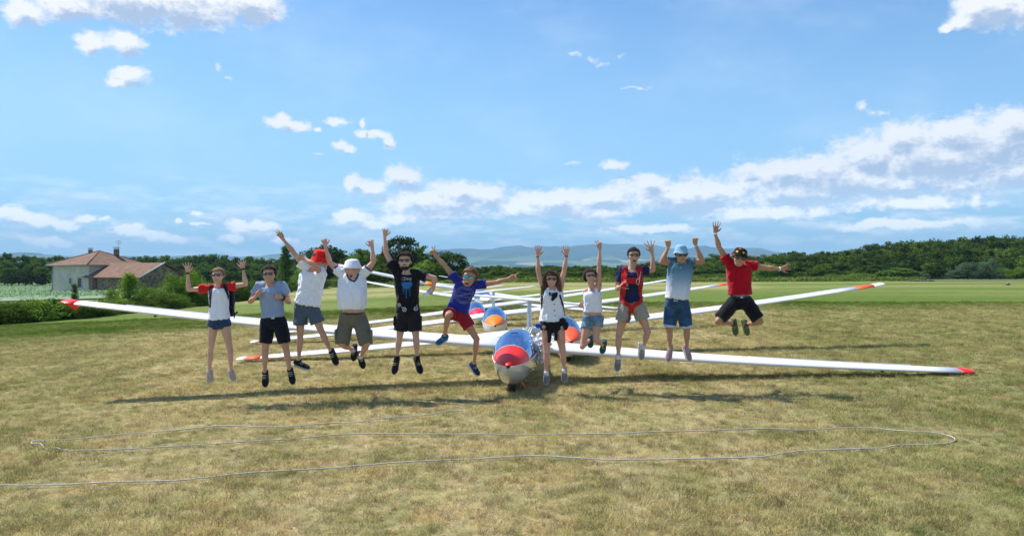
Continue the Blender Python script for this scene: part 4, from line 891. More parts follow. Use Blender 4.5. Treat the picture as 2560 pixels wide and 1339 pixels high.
class Person:
    def __init__(s, label, org, sc, D, skin, build=1.0, seed=0):
        s.o, s.k, s.D, s.b, s.seed = org, sc, D, build, seed; s.J = {}; s.skin = M_SKIN[skin]; s.hands = []; s.label = label; s.m = 1.0
        s.pb = PB()
    def pix(s, x, y): return (s.o[0] + x / s.k, s.o[1] + y / s.k)
    def p(s, x, y, dd=0.0): a = s.pix(x, y); return np.array(W(a[0], a[1], s.D + dd))
    def len(s, n): return n / s.k / FPX * s.D          # zoomed pixels -> metres
    def joints(s, **kw):
        for k, v in kw.items(): s.J[k] = s.p(*v)
    # -- head
    def head(s, top, chin, yaw=0.0, pitch=0.0, dd=-.03, wide=.70, jaw=.72):
        T, Cn = s.p(*top, dd), s.p(*chin, dd - .02); up = T - Cn; hh = np.linalg.norm(up); U = up / hh
        F = np.array((0, -1.0, 0)); F = nrmz(F - U * (F @ U)); Rt = np.cross(F, U) * -1     # picture right
        Rt = nrmz(np.cross(U, F)) * 1.0
        if Rt[0] < 0: Rt = -Rt
        F2 = nrmz(F * math.cos(yaw) + Rt * math.sin(yaw)); R2 = nrmz(Rt * math.cos(yaw) - F * math.sin(yaw))
        U2 = nrmz(U * math.cos(pitch) + F2 * math.sin(pitch)); F2 = nrmz(F2 * math.cos(pitch) - U * math.sin(pitch))
        s.HF = (R2, F2, U2, hh, Cn); w_ = hh * wide
        A = (R2, F2, U2); P_ = lambda x, f, u: Cn + R2 * x * hh + F2 * f * hh + U2 * u * hh
        s.hp = P_; s.ha = A; s.hw = w_ / hh
        h = s.pb; hw = wide / 2
        h.ell(P_(0, -.10, .60), A, (hw * .98 * hh, .43 * hh, .39 * hh), 18, 12)
        h.ell(P_(0, .06, .40), A, (hw * .86 * hh, .27 * hh, .32 * hh), 16, 10)
        h.ell(P_(0, .12, .18), A, (hw * jaw * hh * .92, .19 * hh, .185 * hh), 14, 9)
        h.ell(P_(0, .19, .07), A, (hw * .42 * hh, .10 * hh, .075 * hh), 10, 8)
        h.ell(P_(0, .275, .585), A, (hw * .72 * hh, .045 * hh, .05 * hh), 12, 7)              # brow
        for sg in (-1, 1):
            h.ell(P_(sg * hw * .58, .19, .36), A, (.085 * hh, .075 * hh, .075 * hh), 9, 7)       # cheek
            h.ell(P_(sg * hw * 1.0, -.09, .46), A, (.030 * hh, .065 * hh, .105 * hh), 8, 6)       # ear
        h.loft([[P_(x, f, u) for x, f, u in ((-.030, .29, .53), (.030, .29, .53), (.020, .24, .53), (-.020, .24, .53))], [P_(x, f, u) for x, f, u in ((-.058, .345, .35), (.058, .345, .35), (.05, .25, .35), (-.05, .25, .35))], [P_(x, f, u) for x, f, u in ((-.03, .30, .315), (.03, .30, .315), (.03, .24, .315), (-.03, .24, .315))]])
        h.ell(P_(0, .33, .362), A, (.045 * hh, .05 * hh, .038 * hh), 8, 6)
        h.ell(P_(0, .285, .20), A, (.10 * hh, .028 * hh, .02 * hh), 9, 6); h.ell(P_(0, .275, .165), A, (.085 * hh, .028 * hh, .02 * hh), 9, 6)
        s.neck_to = P_(0, -.12, .22)
    def torso(s, hw=.155, ww=.135, cw=.165, sw=.175, dep=.115, belly=0.0, f=0.0):
        b = s.b; hc = (s.J['hl'] + s.J['hr']) / 2; sc = (s.J['sl'] + s.J['sr']) / 2; ax = nrmz(s.J['sr'] - s.J['sl']); ax0 = nrmz(s.J['hr'] - s.J['hl'])
        s.sp = (hc, sc); up = sc - hc; L = np.linalg.norm(up); U = up / L; rings = []; s.trings = []
        for t_, w_, d_, fw in ((-.20, .085, .07, 0), (-.12, hw * .82, dep * .9, 0), (0, hw, dep, 0), (.18, hw * .93, dep * (.95 + belly * .5), belly * .05), (.38, ww, dep * (.88 + belly), belly * .10), (.62, (ww + cw) / 2, dep * (.95 + belly * .7), belly * .07), (.82, cw, dep * 1.02, 0), (.95, sw * .88, dep * .86, 0), (1.03, sw * .55, dep * .62, 0), (1.09, .062, .06, 0)):
            A = nrmz(ax0 * (1 - max(0, min(1, t_))) + ax * max(0, min(1, t_))); A = nrmz(A - U * (A @ U)); Fd = np.cross(A, U)
            if Fd[1] > 0: Fd = -Fd
            s.trings.append((t_, hc + U * L * t_, A, Fd, w_ * b, d_ * b, fw, U))
        s.ring = lambda t_, grow=0.0, gd=None, n=20: s._ring(t_, grow, gd, n)
        s.pb.loft([s._ring(r[0], 0, None, 18) for r in s.trings])
        s.pb.limb(sc + U * .0, s.neck_to, [.064 * b, .055 * b, .056 * b], 12)
    def _ring(s, t_, grow, gd, n):
        ts = [r[0] for r in s.trings]; i = max(0, min(len(ts) - 2, int(np.searchsorted(ts, t_)) - 1)); k = (t_ - ts[i]) / (ts[i + 1] - ts[i]); k = max(-1, min(1.0, k)) if i == 0 else min(k, 1.2)
        a, b_ = s.trings[i], s.trings[i + 1]; m = lambda x, y: x + (y - x) * k
        c, A, Fd, w_, d_, fw = m(a[1], b_[1]), nrmz(m(a[2], b_[2])), nrmz(m(a[3], b_[3])), m(a[4], b_[4]) + grow, m(a[5], b_[5]) + (grow if gd is None else gd), m(a[6], b_[6])
        c = c + Fd * fw; out = []
        for j in range(n):
            u = 2 * math.pi * j / n; cu, su = math.cos(u), math.sin(u); e = .82
            out.append(c + A * w_ * math.copysign(abs(cu) ** e, cu) + Fd * d_ * math.copysign(abs(su) ** e, su))
        return out
    def arm(s, side, r=1.0):
        S_, E_, W_ = s.J['s' + side], s.J['e' + side], s.J['w' + side]; b = s.b * r
        dE = nrmz(E_ - S_); s.pb.ell(S_ + (E_ - S_) * .16, (nrmz(np.cross(dE, (0.1, 1, 0.05))), (0, -1, 0), dE), (.060 * b, .058 * b, .085 * b), 10, 8)
        s.pb.limb(S_, E_, [.054 * b, .051 * b, .049 * b, .043 * b, .037 * b]); s.pb.limb(E_, W_, [.038 * b, .044 * b, .041 * b, .032 * b, .025 * b, .026 * b])
    def hand(s, side, tip, pose='open', facing=-1, ddt=0.0, spread=1.0, thumb=None, size=1.0):
        """tip: zoomed pixel of the middle finger's end; facing -1 palm to the camera"""
        W_ = s.J['w' + side]; T = s.p(*tip, (W_[1] - s.D) + ddt); d = T - W_; L = np.linalg.norm(d); d /= L
        L = min(L, .205 * size) if pose not in ('fist', 'grip') else .17 * size
        n_ = np.array((0, facing * 1.0, 0)); n_ = nrmz(n_ - d * (n_ @ d)); sd = np.cross(d, n_)
        if sd[0] < 0: sd = -sd
        if abs(sd[0]) < .2 and sd[2] < 0: sd = -sd
        th = thumb if thumb is not None else (1 if side == 'l' else -1)    # thumb side in the picture: towards the head
        pl = .095 * size; h = s.pb; c = W_ + d * pl * .55
        rings = []
        for t_, w_, k_ in ((-.12, .025, .019), (.2, .031, .018), (.7, .041, .016), (1.0, .040, .013)):
            rings.append([W_ + d * pl * t_ + sd * w_ * size * math.cos(u) + n_ * k_ * size * math.sin(u) for u in np.linspace(0, 2 * math.pi, 13)[:-1]])
        h.loft(rings)
        fl = L - pl
        for i, (off, ln, an) in enumerate(((-.036, .92, -16), (-.012, 1.0, -5), (.013, .96, 6), (.037, .80, 18))):
            # index lies on the thumb side
            o_ = -off * th * size * -1; sgn = th
            base = W_ + d * pl * .92 + sd * (off * -sgn) * -1 * size * (-1)
            base = W_ + d * pl * .92 - sd * off * sgn * size * -1 * -1
            a = R(an * spread) * -sgn
            dd = nrmz(d * math.cos(a) + sd * math.sin(a)); curl = 0.18
            ext = pose == 'open' or (pose in ('vee', 'vee3') and i in (0, 1)) or (pose == 'point' and i == 0) or (pose == 'claw')
            if pose == 'claw': curl = .55
            f1 = fl * ln * (.52 if ext else .40); f2 = fl * ln * .52
            m_ = base + nrmz(dd + n_ * (curl * .5 if ext else 1.0)) * f1
            e_ = m_ + nrmz(dd * (1 if ext else -.55) + n_ * (curl if ext else .75)) * (f2 if ext else f1 * .9)
            rr_ = .0088 * size
            h.limb(base, m_, [rr_ * 1.05, rr_]); h.limb(m_, e_, [rr_, rr_ * .82])
            if not ext: h.limb(e_, e_ - dd * .012 + n_ * -.012, [rr_ * .85, rr_ * .8])
        tb = W_ + d * pl * .30 + sd * th * .030 * size
        if pose in ('open', 'claw'): q1 = tb + nrmz(d * .75 + sd * th * .85 + n_ * .1) * .045 * size; q2 = q1 + nrmz(d + sd * th * .45 + n_ * .15) * .034 * size
        elif pose == 'thumbup': q1 = tb + nrmz(sd * th * .9 + d * .4) * .04; q2 = q1 + nrmz(sd * th) * .035
        else: q1 = tb + nrmz(d * .9 + sd * th * .2 + n_ * .5) * .042 * size; q2 = q1 + nrmz(d * .6 - sd * th * .8 + n_ * .3) * .032 * size
        h.limb(tb, q1, [.0145 * size, .0115 * size]); h.limb(q1, q2, [.0115 * size, .009 * size])
        s.J['palm' + side] = c; return c
    def leg(s, side, r=1.0, th=1.0):
        H_, K_, A_ = s.J['h' + side + '_'] if ('h' + side + '_') in s.J else s.J['h' + side], s.J['k' + side], s.J['a' + side]; b = s.b * r
        s.pb.limb(H_, K_, [.088 * b * th, .084 * b * th, .074 * b * th, .060 * b, .053 * b], 14)
        d = K_ - A_; back = np.array((0, 1.0, 0)); back = nrmz(back - nrmz(d) * (back @ nrmz(d)))
        s.pb.limb(K_, A_, [.048 * b, .050 * b, .051 * b, .042 * b, .032 * b, .028 * b, .031 * b], 12); s.pb.ell(K_ + np.array((0, -.018, .005)), XYZ, (.044 * b, .042 * b, .052 * b), 10, 8)
        s.pb.ell(A_ + d * .66 + back * .012, (nrmz(np.cross(nrmz(d), back)), back, nrmz(d)), (.046 * b, .047 * b, .11 * b), 10, 8)
    # -- clothing and the finished body
    def build_body(s, voxel=.0072):
        ctr = (s.J['hl'] + s.J['hr']) / 2; s.root = empty('person', (ctr[0], ctr[1], ground(ctr[0], ctr[1])), s.label, 'person')
        co, fs = remeshed(s.pb, voxel, 2); s.body = mesh('body', co, fs, s.skin, s.root); s.surf = [(co, fs)]
        return s.body
    def garment(s, name, pb, mat, wr=.010, voxel=.012, ws=11, par=None, keep=True, sm=2):
        co, fs = remeshed(pb, voxel, sm, wr, ws, s.seed + len(s.surf)); o = mesh(name, co, fs, mat, par or s.root)
        if keep: s.surf.append((co, fs))
        return o
    def shirt(s, mat, hem=.0, grow=.022, hemgrow=.03, sleeve=.55, sr=1.0, slmat=None, tank=False, neck=.97, name='shirt', wr=.013, gd=None, top=None, flare=1.35, rings=None):
        pb = PB(); ts = [hem, hem + .08, .25, .38, .5, .62, .75, .85, .93, neck] if hem < .2 else [hem, hem + .07, .45, .6, .75, .85, .93, neck]
        pb.loft([s._ring(t_, (grow + (hemgrow - grow) * max(0, 1 - (t_ - hem) / .35)) * (1 if t_ < .93 else .6), None, 22) for t_ in ts])
        if not tank:
            U = s.trings[0][7]; sc = s.sp[1]
            for sd in 'lr':
                q = s.J['s' + sd]; tgt = pb if slmat is None else PB()
                e = s.J['e' + sd]; end = q + (e - q) * sleeve; b = s.b * sr
                inn = q + (sc - q) * .35
                tgt.limb(inn, q, [.075 * b, .070 * b], 14)
                tgt.limb(q, end, [.070 * b, .068 * b, .066 * b * flare * .85, .060 * b * flare], 14, balls=False); tgt.sph(q, .070 * b)
                if slmat is not None: s.slv = getattr(s, 'slv', []) + [(tgt, slmat)]
        else:
            for sd in 'lr':
                q = s.J['s' + sd]; sc = s.sp[1]; m_ = sc + (q - sc) * .55
                pb.limb(m_ - s.trings[0][7] * .10, m_ + s.trings[0][7] * .015, [.045, .035], 10, flat=2.0)
        o = s.garment(name, pb, mat, wr)
        for tgt, sm_ in getattr(s, 'slv', []): s.garment('sleeve', tgt, sm_, .006, par=o)
        s.slv = []
        s.shirt_o = o; return o
    def shorts(s, mat, cut=.55, waist=.16, grow=.016, hemr=1.28, name='shorts', wr=.008, th=1.0, hem_mat=None, pockets=None):
        pb = PB(); pb.loft([s._ring(t_, grow, None, 20) for t_ in (-.2, -.16, -.10, 0, .08, waist)])
        hems = []
        for sd in 'lr':
            a, k = s.J['h' + sd + '_'] if ('h' + sd + '_') in s.J else s.J['h' + sd], s.J['k' + sd]; e = a + (k - a) * cut; b = s.b * th
            cr_ = (s.J['hl'] + s.J['hr']) / 2; pb.limb(a + (cr_ - a) * .5, a + (cr_ - a) * .5 + (e - a) * .22, [.085 * b + grow, .070 * b + grow], 14)
            pb.limb(a, e, [(.088) * b + grow, .090 * b + grow, .084 * b * hemr], 16, balls=False); pb.sph(a, .088 * b + grow)
            hems.append((e, nrmz(k - a), .084 * b * hemr))
        o = s.garment(name, pb, mat, wr)
        if hem_mat:
            for e, d, r_ in hems:
                q = PB(); q.limb(e - d * .03, e + d * .008, [r_ * 1.06, r_ * 1.08], 20, balls=False); q.make('turn_up', hem_mat, o)
        if pockets:
            for e, d, r_ in hems:
                sg = 1 if e[0] > (s.J['hl'][0] + s.J['hr'][0]) / 2 else -1
                q = PB(); c = e - d * .15 + np.array((sg * r_ * .98, -.02, 0)); q.box(c, ((1, 0, 0), (0, 1, 0), (0, 0, 1)), (.018, .065, .075)); s.garment('cargo_pocket', q, mat, .004, par=o, keep=False)
        return o
    def shoe(s, side, toe, mat, sole=M_SOLEW, sock=None, dd=-.10, ln=.27, heel=None, lace=None, low=False, wd=1.0):
        A_ = s.J['a' + side]; K_ = s.J['k' + side]; T = s.p(*toe, (A_[1] - s.D) + dd); f = nrmz(T - A_); lg = nrmz(K_ - A_)
        u = lg * .8 + np.array((0, -.55, .1)); u = nrmz(u - f * (u @ f)); sd = np.cross(f, u); ln *= min(1.0, s.b)
        c0 = A_ - u * .055; base = c0 - f * .075
        up = PB(); so = PB()
        prof_ = [(0.0, .026, .070), (.06, .036, .088), (.22, .038, .094), (.36, .040, .082), (.52, .044, .062), (.72, .047, .046), (.88, .040, .036), (.97, .026, .026), (1.0, .012, .016)]
        up.loft([[base + f * ln * t_ + sd * w_ * wd * math.cos(a) + u * (h_ * .5 + (h_ * .5) * math.sin(a) - .004) for a in np.linspace(0, 2 * math.pi, 15)[:-1]] for t_, w_, h_ in prof_])
        if not low: up.limb(A_ - u * .03, A_ + lg * .035, [.043, .043], 12, balls=False)
        o = s.garment('shoe', up, mat, .002, .009, keep=False, sm=2)
        so.loft([[base + f * ln * t_ + sd * w_ * wd * q for q in ()] or [base + f * (ln * t_) + sd * (w_ * wd * 1.10) * i_ + u * (j_ - .022) for i_, j_ in ((-1, 0), (1, 0), (1, .022), (-1, .022))] for t_, w_ in ((-.02, .020), (.03, .034), (.25, .037), (.45, .040), (.72, .047), (.9, .038), (1.0, .020), (1.02, .008))])
        so.make('sole', sole, o, smooth=False)
        lc = PB()
        for q in (.36, .45, .54): lc.tube([base + f * ln * q + sd * x_ + u * (h_) for x_, h_ in ((-.03, .062 - (q - .36) * .10), (0, .088 - (q - .36) * .155), (.03, .062 - (q - .36) * .10))], .004, 5)
        lc.make('laces', lace or M_SOLEW, o)
        if sock:
            q = PB(); q.limb(A_ - lg * .02, A_ + lg * sock[1], [.040 * s.b, .038 * s.b, .039 * s.b], 14, balls=False); q.make('sock', sock[0], s.root)
    # -- drawing on the surfaces by casting from the spot the photograph was taken
    def bvh(s):
        V = []; F = []; n = 0
        for co, fs in s.surf: V += [tuple(v) for v in co]; F += [tuple(i + n for i in f) for f in fs]; n += len(co)
        s.tree = BVHTree.FromPolygons(V, F)
    def cast(s, x, y, off=.006, last=None):
        a = s.pix(x, y); d = Vector(((a[0] - CX) / FPX, 1, (CY - a[1]) / FPX)).normalized(); h = s.tree.ray_cast(Vector((0, 0, H)), d)
        if h[0] is None: return (last if last is not None else np.array(W(a[0], a[1], s.D)))
        return np.array(h[0] - d * off)
    def strap(s, name, pts, width, mat, par=None, off=.008, thick=.004):
        """ribbon following the body under the given zoomed pixels; width in zoomed pixels"""
        Q = []
        for i in range(len(pts) - 1):
            n_ = max(1, int(math.hypot(pts[i + 1][0] - pts[i][0], pts[i + 1][1] - pts[i][1]) / 5))
            for k in range(n_): Q.append(np.array(pts[i], float) + (np.array(pts[i + 1], float) - pts[i]) * k / n_)
        Q.append(np.array(pts[-1], float)); rows = []; last = None
        for i, q in enumerate(Q):
            d = Q[min(i + 1, len(Q) - 1)] - Q[max(i - 1, 0)]; d = d / (np.hypot(*d) + 1e-9); nn = np.array((-d[1], d[0])) * width / 2
            last = s.cast(q[0], q[1], off, last); rows.append([s.cast(*(q + nn * e), off, last) for e in (-1, -.33, .33, 1)])
        R_ = np.array(rows); 
        for _ in range(3): R_[1:-1] = (R_[:-2] + R_[1:-1] * 2 + R_[2:]) / 4
        pb = PB(); fwd = np.array((0, thick, 0)); pb.loft([list(r_) + [p + fwd for p in r_[::-1]] for r_ in R_]); return pb.make(name, mat, par or s.root, smooth=False)
    def decal(s, name, polys, mat, par=None, off=.004, sub=3):
        """flat print: closed zoomed-pixel polygons cast on to the cloth"""
        V = []; F = []
        for poly in polys:
            n0 = len(V); Q = []
            for i in range(len(poly)):
                a = np.array(poly[i], float); b_ = np.array(poly[(i + 1) % len(poly)], float)
                for k in range(sub): Q.append(a + (b_ - a) * k / sub)
            c = np.mean(Q, 0); V.append(s.cast(c[0], c[1], off)); 
            for r_ in (.5, 1.0):
                for q in Q: p_ = c + (q - c) * r_; V.append(s.cast(p_[0], p_[1], off))
            m_ = len(Q)
            for i in range(m_): j = (i + 1) % m_; F.append((n0, n0 + 1 + i, n0 + 1 + j)); F.append((n0 + 1 + i, n0 + 1 + m_ + i, n0 + 1 + m_ + j, n0 + 1 + j))
        return mesh(name, V, F, mat, par or s.root, smooth=False)
    def text(s, name, txt, center, size, ang, mat, par=None, off=.005, arc=None, bold=1.0):
        cu = bpy.data.curves.new('t', 'FONT'); cu.body = txt; cu.size = size; cu.align_x = 'CENTER'; cu.align_y = 'CENTER'; cu.offset = .006 * size * bold; cu.resolution_u = 1
        o = bpy.data.objects.new('t', cu); COL.objects.link(o); dg = bpy.context.evaluated_depsgraph_get(); me = o.evaluated_get(dg).to_mesh()
        vs = [tuple(v.co) for v in me.vertices]; fs = [tuple(p.vertices) for p in me.polygons]; o.evaluated_get(dg).to_mesh_clear(); bpy.data.objects.remove(o)
        out = []; ca, sa = math.cos(ang), math.sin(ang)
        for x_, y_, _ in vs:
            if arc: r_, sg = arc; th_ = x_ / r_ * sg; rr_ = r_ + y_ * sg; x2, y2 = rr_ * math.sin(th_) , sg * rr_ * math.cos(th_) ; x_, y_ = (x2 if sg > 0 else rr_ * math.sin(x_ / r_), y2 if sg > 0 else -rr_ * math.cos(x_ / r_))
            out.append(s.cast(center[0] + x_ * ca + y_ * sa, center[1] - (-x_ * sa + y_ * ca), off))
        return mesh(name, out, fs, mat, par or s.root, smooth=False)
    # -- face and head dress
    def glasses(s, lens=M_LENS, frame=M_FRAME, w=.125, h=.075, u=.50, par=None):
        P_, A, hh = s.hp, s.ha, s.HF[3]; pb = PB()
        for sg in (-1, 1): pb.ell(P_(sg * .155, .315, u), A, (w * hh, .022 * hh, h * hh), 12, 8)
        o = pb.make('sunglasses', lens, s.root); pb = PB()
        pb.tube([P_(-.06, .345, u + .035), P_(.06, .345, u + .035)], .012 * hh, 6)
        for sg in (-1, 1): pb.tube([P_(sg * .27, .285, u + .03), P_(sg * s.hw * .53, .12, u + .03), P_(sg * s.hw * .53, -.08, u)], .014 * hh, 6)
        pb.tube([P_(x, .335 - abs(x) * .18, u + h + .005) for x in np.linspace(-.29, .29, 9)], .013 * hh, 6)
        pb.make('frame', frame, o); return o
    def mouth(s, kind='smile', w=.12):
        P_, A, hh = s.hp, s.ha, s.HF[3]; pb = PB()
        if kind == 'smile':
            pb.ell(P_(0, .300, .185), A, (w * hh, .022 * hh, .036 * hh), 12, 7); pb.make('teeth', M_TEETH, s.root)
            pb = PB(); pb.tube([P_(x, .325 - abs(x) * .15, .150 + 2.2 * x * x) for x in np.linspace(-w, w, 7)], .014 * hh, 6); pb.tube([P_(x, .325 - abs(x) * .15, .215 + 1.1 * x * x) for x in np.linspace(-w, w, 7)], .011 * hh, 6); pb.make('lips', M_LIP, s.root)
        elif kind == 'open':
            pb.ell(P_(0, .295, .175), A, (w * hh, .035 * hh, .085 * hh), 12, 8); pb.make('mouth', M_MOUTH, s.root)
            pb = PB(); pb.ell(P_(0, .315, .235), A, (w * .7 * hh, .02 * hh, .018 * hh), 10, 6); pb.make('teeth', M_TEETH, s.root)
        else:
            pb.tube([P_(x, .315 - abs(x) * .12, .185 + .3 * x * x) for x in np.linspace(-w, w, 7)], .016 * hh, 6); pb.make('lips', M_LIP, s.root)
    def eyes(s):
        P_, A, hh = s.hp, s.ha, s.HF[3]
        for sg in (-1, 1):
            pb = PB(); pb.ell(P_(sg * .145, .285, .495), A, (.055 * hh, .02 * hh, .022 * hh), 9, 6); pb.make('eye', M_EYE, s.root)
            pb = PB(); pb.tube([P_(sg * .08, .325, .575), P_(sg * .15, .325, .60), P_(sg * .22, .28, .575)], .014 * hh, 6); pb.make('eyebrow', M_HG if s.seed == 4 else M_HB, s.root)
    def hair(s, mat, g_=1.08, front=.72, lift=.02, rough=.05, sides=.42, back=.25, wide=1.0):
        """cap of hair: the skull grown a little, cut along the hairline, with a tousled surface"""
        P_, A, hh = s.hp, s.ha, s.HF[3]; Cn = s.HF[4]; hw = s.hw / 2; n, m = 40, 22; V = []; idx = {}; F = []
        for i in range(m + 1):
            t_ = math.pi * i / m
            for j in range(n):
                u_ = 2 * math.pi * j / n; x, f, z = math.sin(t_) * math.cos(u_), math.sin(t_) * math.sin(u_), math.cos(t_)
                nz_ = fbm(np.array([[x * 3.2 + s.seed, f * 3.2, z * 3.2]]), 3)[0] - .44
                k = g_ * (1 + rough * 3 * nz_) + (lift if z > .3 else 0)
                tp_ = 1 - .16 * max(0, -z); V.append((x * hw * .98 * k * wide * tp_, -.10 + f * .43 * k, .60 + z * .39 * k))
        def keep(i, j):
            x, f, z = V[i * n + j]; lim = max(back, .38 if back > .1 else back) if f < -.12 else (sides if f < .10 else front)
            if -.12 <= f < .16: lim = sides + (front - sides) * max(0, (f + .02) / .18)
            return z > lim
        for i in range(m):
            for j in range(n):
                k = (j + 1) % n
                if keep(i, j) and keep(i + 1, j) and keep(i, k): F.append((i * n + j, (i + 1) * n + j, (i + 1) * n + k, i * n + k))
        Wv = [P_(*v) for v in V]; o = mesh('hair', Wv, F, mat, s.root)
        r_ = random.Random(s.seed); pb = PB(); cen = P_(0, -.10, .55)
        for _ in range(420):
            f_ = F[r_.randrange(len(F))]; a_ = np.array(Wv[f_[0]]); d_ = nrmz(a_ - cen); sw = nrmz(d_ + np.array((r_.gauss(0, .5), r_.gauss(0, .5), r_.gauss(-.15, .5))))
            t_ = nrmz(np.cross(sw, (r_.random(), r_.random(), .3))); L_ = r_.uniform(.010, .020) * (1 + rough * 9); w_ = .0035
            k_ = pb.n; pb.add([a_ - t_ * w_ - d_ * .004, a_ + t_ * w_ - d_ * .004, a_ + sw * L_, a_ + np.cross(t_, sw) * w_ * 2 - d_ * .004], [(0, 1, 2), (1, 3, 2), (3, 0, 2), (0, 3, 1)])
        pb.make('hair_strands', mat, o, smooth=False)['kind'] = 'stuff'
        so_ = o.modifiers.new('thick', 'SOLIDIFY'); so_.thickness = .012; so_.offset = -1; return o
    def bucket_hat(s, mat, crown=.36, brim=.24, base=.66, tilt=0.0, top=.98, droop=.16, taper=.86, back=0.0, fwd=.0, name='bucket_hat'):
        P_, A, hh = s.hp, s.ha, s.HF[3]; n = 28; hw = s.hw / 2 * 1.12; rings = []
        def ring(z, kx, kf): return [P_(hw * kx * math.cos(u_), -.08 + fwd + .45 * kf * math.sin(u_), z - tilt * math.sin(u_)) for u_ in np.linspace(0, 2 * math.pi, n + 1)[:-1]]
        b_ = 1 + brim / hw * .55
        rings = [ring(base - droop, b_, 1 + brim * 1.1), ring(base - droop * .45, 1 + (b_ - 1) * .55, 1 + brim * .6), ring(base, 1.0, 1.0), ring(base + (top - base) * .5, (1 + taper) / 2, (1 + taper) / 2), ring(top - .06, taper, taper), ring(top - .005, taper * .86, taper * .86), ring(top + .03, taper * .5, taper * .5), ring(top + .035, .02, .02)]
        V = [p for r_ in rings for p in r_]; F = [(i * n + j, i * n + (j + 1) % n, (i + 1) * n + (j + 1) % n, (i + 1) * n + j) for i in range(len(rings) - 1) for j in range(n)]
        V = np.array(V); V = V + ((fbm(V * 16, 3) - .44) * .040)[:, None] * np.array((1, 1, 1))
        o = mesh(name, V, F, mat, s.root); so_ = o.modifiers.new('thick', 'SOLIDIFY'); so_.thickness = .006; sb = o.modifiers.new('sub', 'SUBSURF'); sb.levels = 1; sb.render_levels = 1
        pb = PB(); pb.tube([*ring(base + .015, 1.015, 1.015), ring(base + .015, 1.015, 1.015)[0]], .004, 5); pb.make('hat_band', mat, o)
        return o
    def wrist_band(s, side, mat, t_=.08, r_=.031, name='wristband', w_=.012):
        a, b_ = s.J['w' + side], s.J['e' + side]; d = nrmz(b_ - a); c = a + (b_ - a) * t_; pb = PB(); pb.limb(c - d * w_, c + d * w_, [r_, r_], 14, balls=False); return pb.make(name, mat, s.root)
    def std(s, legs=1.0, arms=1.0, th=1.0):
        for sd in 'lr': s.arm(sd, arms); s.leg(sd, legs, th)
        return s.build_body()
D0 = 12.0
# ---- 1: girl with red sleeves
p = Person('leftmost jumper, girl in a white shirt with red sleeves and denim shorts', (440, 540), 2.91, D0, 'fair', .84, 1)
p.joints(sl=(252, 525), sr=(362, 520), el=(92, 537), er=(508, 497), wl=(85, 415), wr=(487, 385), hl=(275, 772), hr=(352, 772), kl=(252, 968), kr=(393, 972), al=(242, 1148), ar=(402, 1138))
p.head((303, 378), (305, 490), 0.0, 0, wide=.76); p.torso(hw=.165, ww=.140, cw=.155, sw=.165); p.hand('l', (82, 335), 'open', spread=1.6); p.hand('r', (482, 315), 'open', spread=1.6)
p.std(1.0, 1.0, 1.0)
M_REDC = cloth('red_cotton', (0.58, 0.018, 0.018)); M_DEN = cloth('dark_blue_denim', (0.030, 0.065, 0.13), .8, .25); M_NAVYS = cloth('navy_webbing', (0.012, 0.014, 0.030))
p.shorts(M_DEN, cut=.17, waist=.14, hemr=1.12)
p.shirt(M_WHITE, hem=.08, grow=.016, hemgrow=.024, sleeve=.50, slmat=M_REDC, flare=1.5)
p.bvh(); p.strap('neckline', [(278, 512), (290, 524), (308, 528), (326, 524), (336, 512)], 5, M_REDC, p.shirt_o)
hz_ = p.strap('shoulder_strap', [(262, 498), (250, 540), (243, 600), (240, 665)], 24, M_NAVYS); p.strap('shoulder_strap', [(345, 492), (362, 530), (380, 565), (393, 610)], 24, M_NAVYS)
pb = PB(); c = (p.J['sl'] + p.J['sr'] + p.J['hl'] + p.J['hr']) / 4 + np.array((0, .17, .06)); pb.box(c, XYZ, (.17, .05, .24)); p.garment('parachute_pack', pb, M_NAVYS, .006, keep=False)
pb = PB(); q0 = p.p(400, 660, .1); pb.tube([q0, p.p(420, 690, .05), p.p(428, 720, .05), p.p(422, 742, .05)], .010, 6); pb.tube([p.p(428, 712, .05), p.p(448, 698, .05)], .014, 6); pb.make('hanging_strap', M_NAVYS, p.root)
p.hair(M_HBD, 1.05, .74, 0, .02, .40, .20); p.glasses(w=.13, h=.07); p.mouth('line')
p.wrist_band('l', M_STRAP, .02, .028); p.wrist_band('r', M_STRAP, .02, .028)
M_SHG = cloth('beige_canvas', (0.42, 0.36, 0.32)); p.shoe('l', (240, 1245), M_SHG, dd=-.06, ln=.23); p.shoe('r', (440, 1230), M_SHG, dd=-.08, ln=.23)
# ---- 2: man in light blue
p = Person('man in a plain light blue tee and navy shorts, hands at his chest', (440, 540), 2.91, D0 - .05, 'mid', .98, 2)
p.joints(sl=(607, 512), sr=(775, 508), el=(540, 622), er=(822, 625), wl=(582, 585, -.17), wr=(768, 592, -.17), hl=(665, 765), hr=(752, 765), kl=(650, 962), kr=(800, 962), al=(645, 1150), ar=(830, 1132))
p.head((672, 362), (682, 492), 0.05, 0, wide=.70); p.torso(hw=.150, ww=.145, cw=.165, sw=.175); p.hand('l', (615, 550), 'fist', facing=1, thumb=-1); p.hand('r', (705, 575), 'fist', facing=1, thumb=1)
p.std()
M_LB = cloth('light_blue_cotton', (0.29, 0.37, 0.52)); M_NV = cloth('dark_navy_cotton', (0.010, 0.012, 0.022))
p.shorts(M_NV, cut=.80, waist=.16, hemr=1.10); p.shirt(M_LB, hem=.12, grow=.020, hemgrow=.024, sleeve=.50, flare=1.3)
p.bvh(); p.decal('belt_buckle', [[(692, 738), (716, 738), (716, 748), (692, 748)]], M_METAL)
p.hair(M_HB, 1.08, .74, .03, .06); p.glasses(); p.mouth('smile'); p.wrist_band('r', M_STRAP, .16, .034, 'watch', .018)
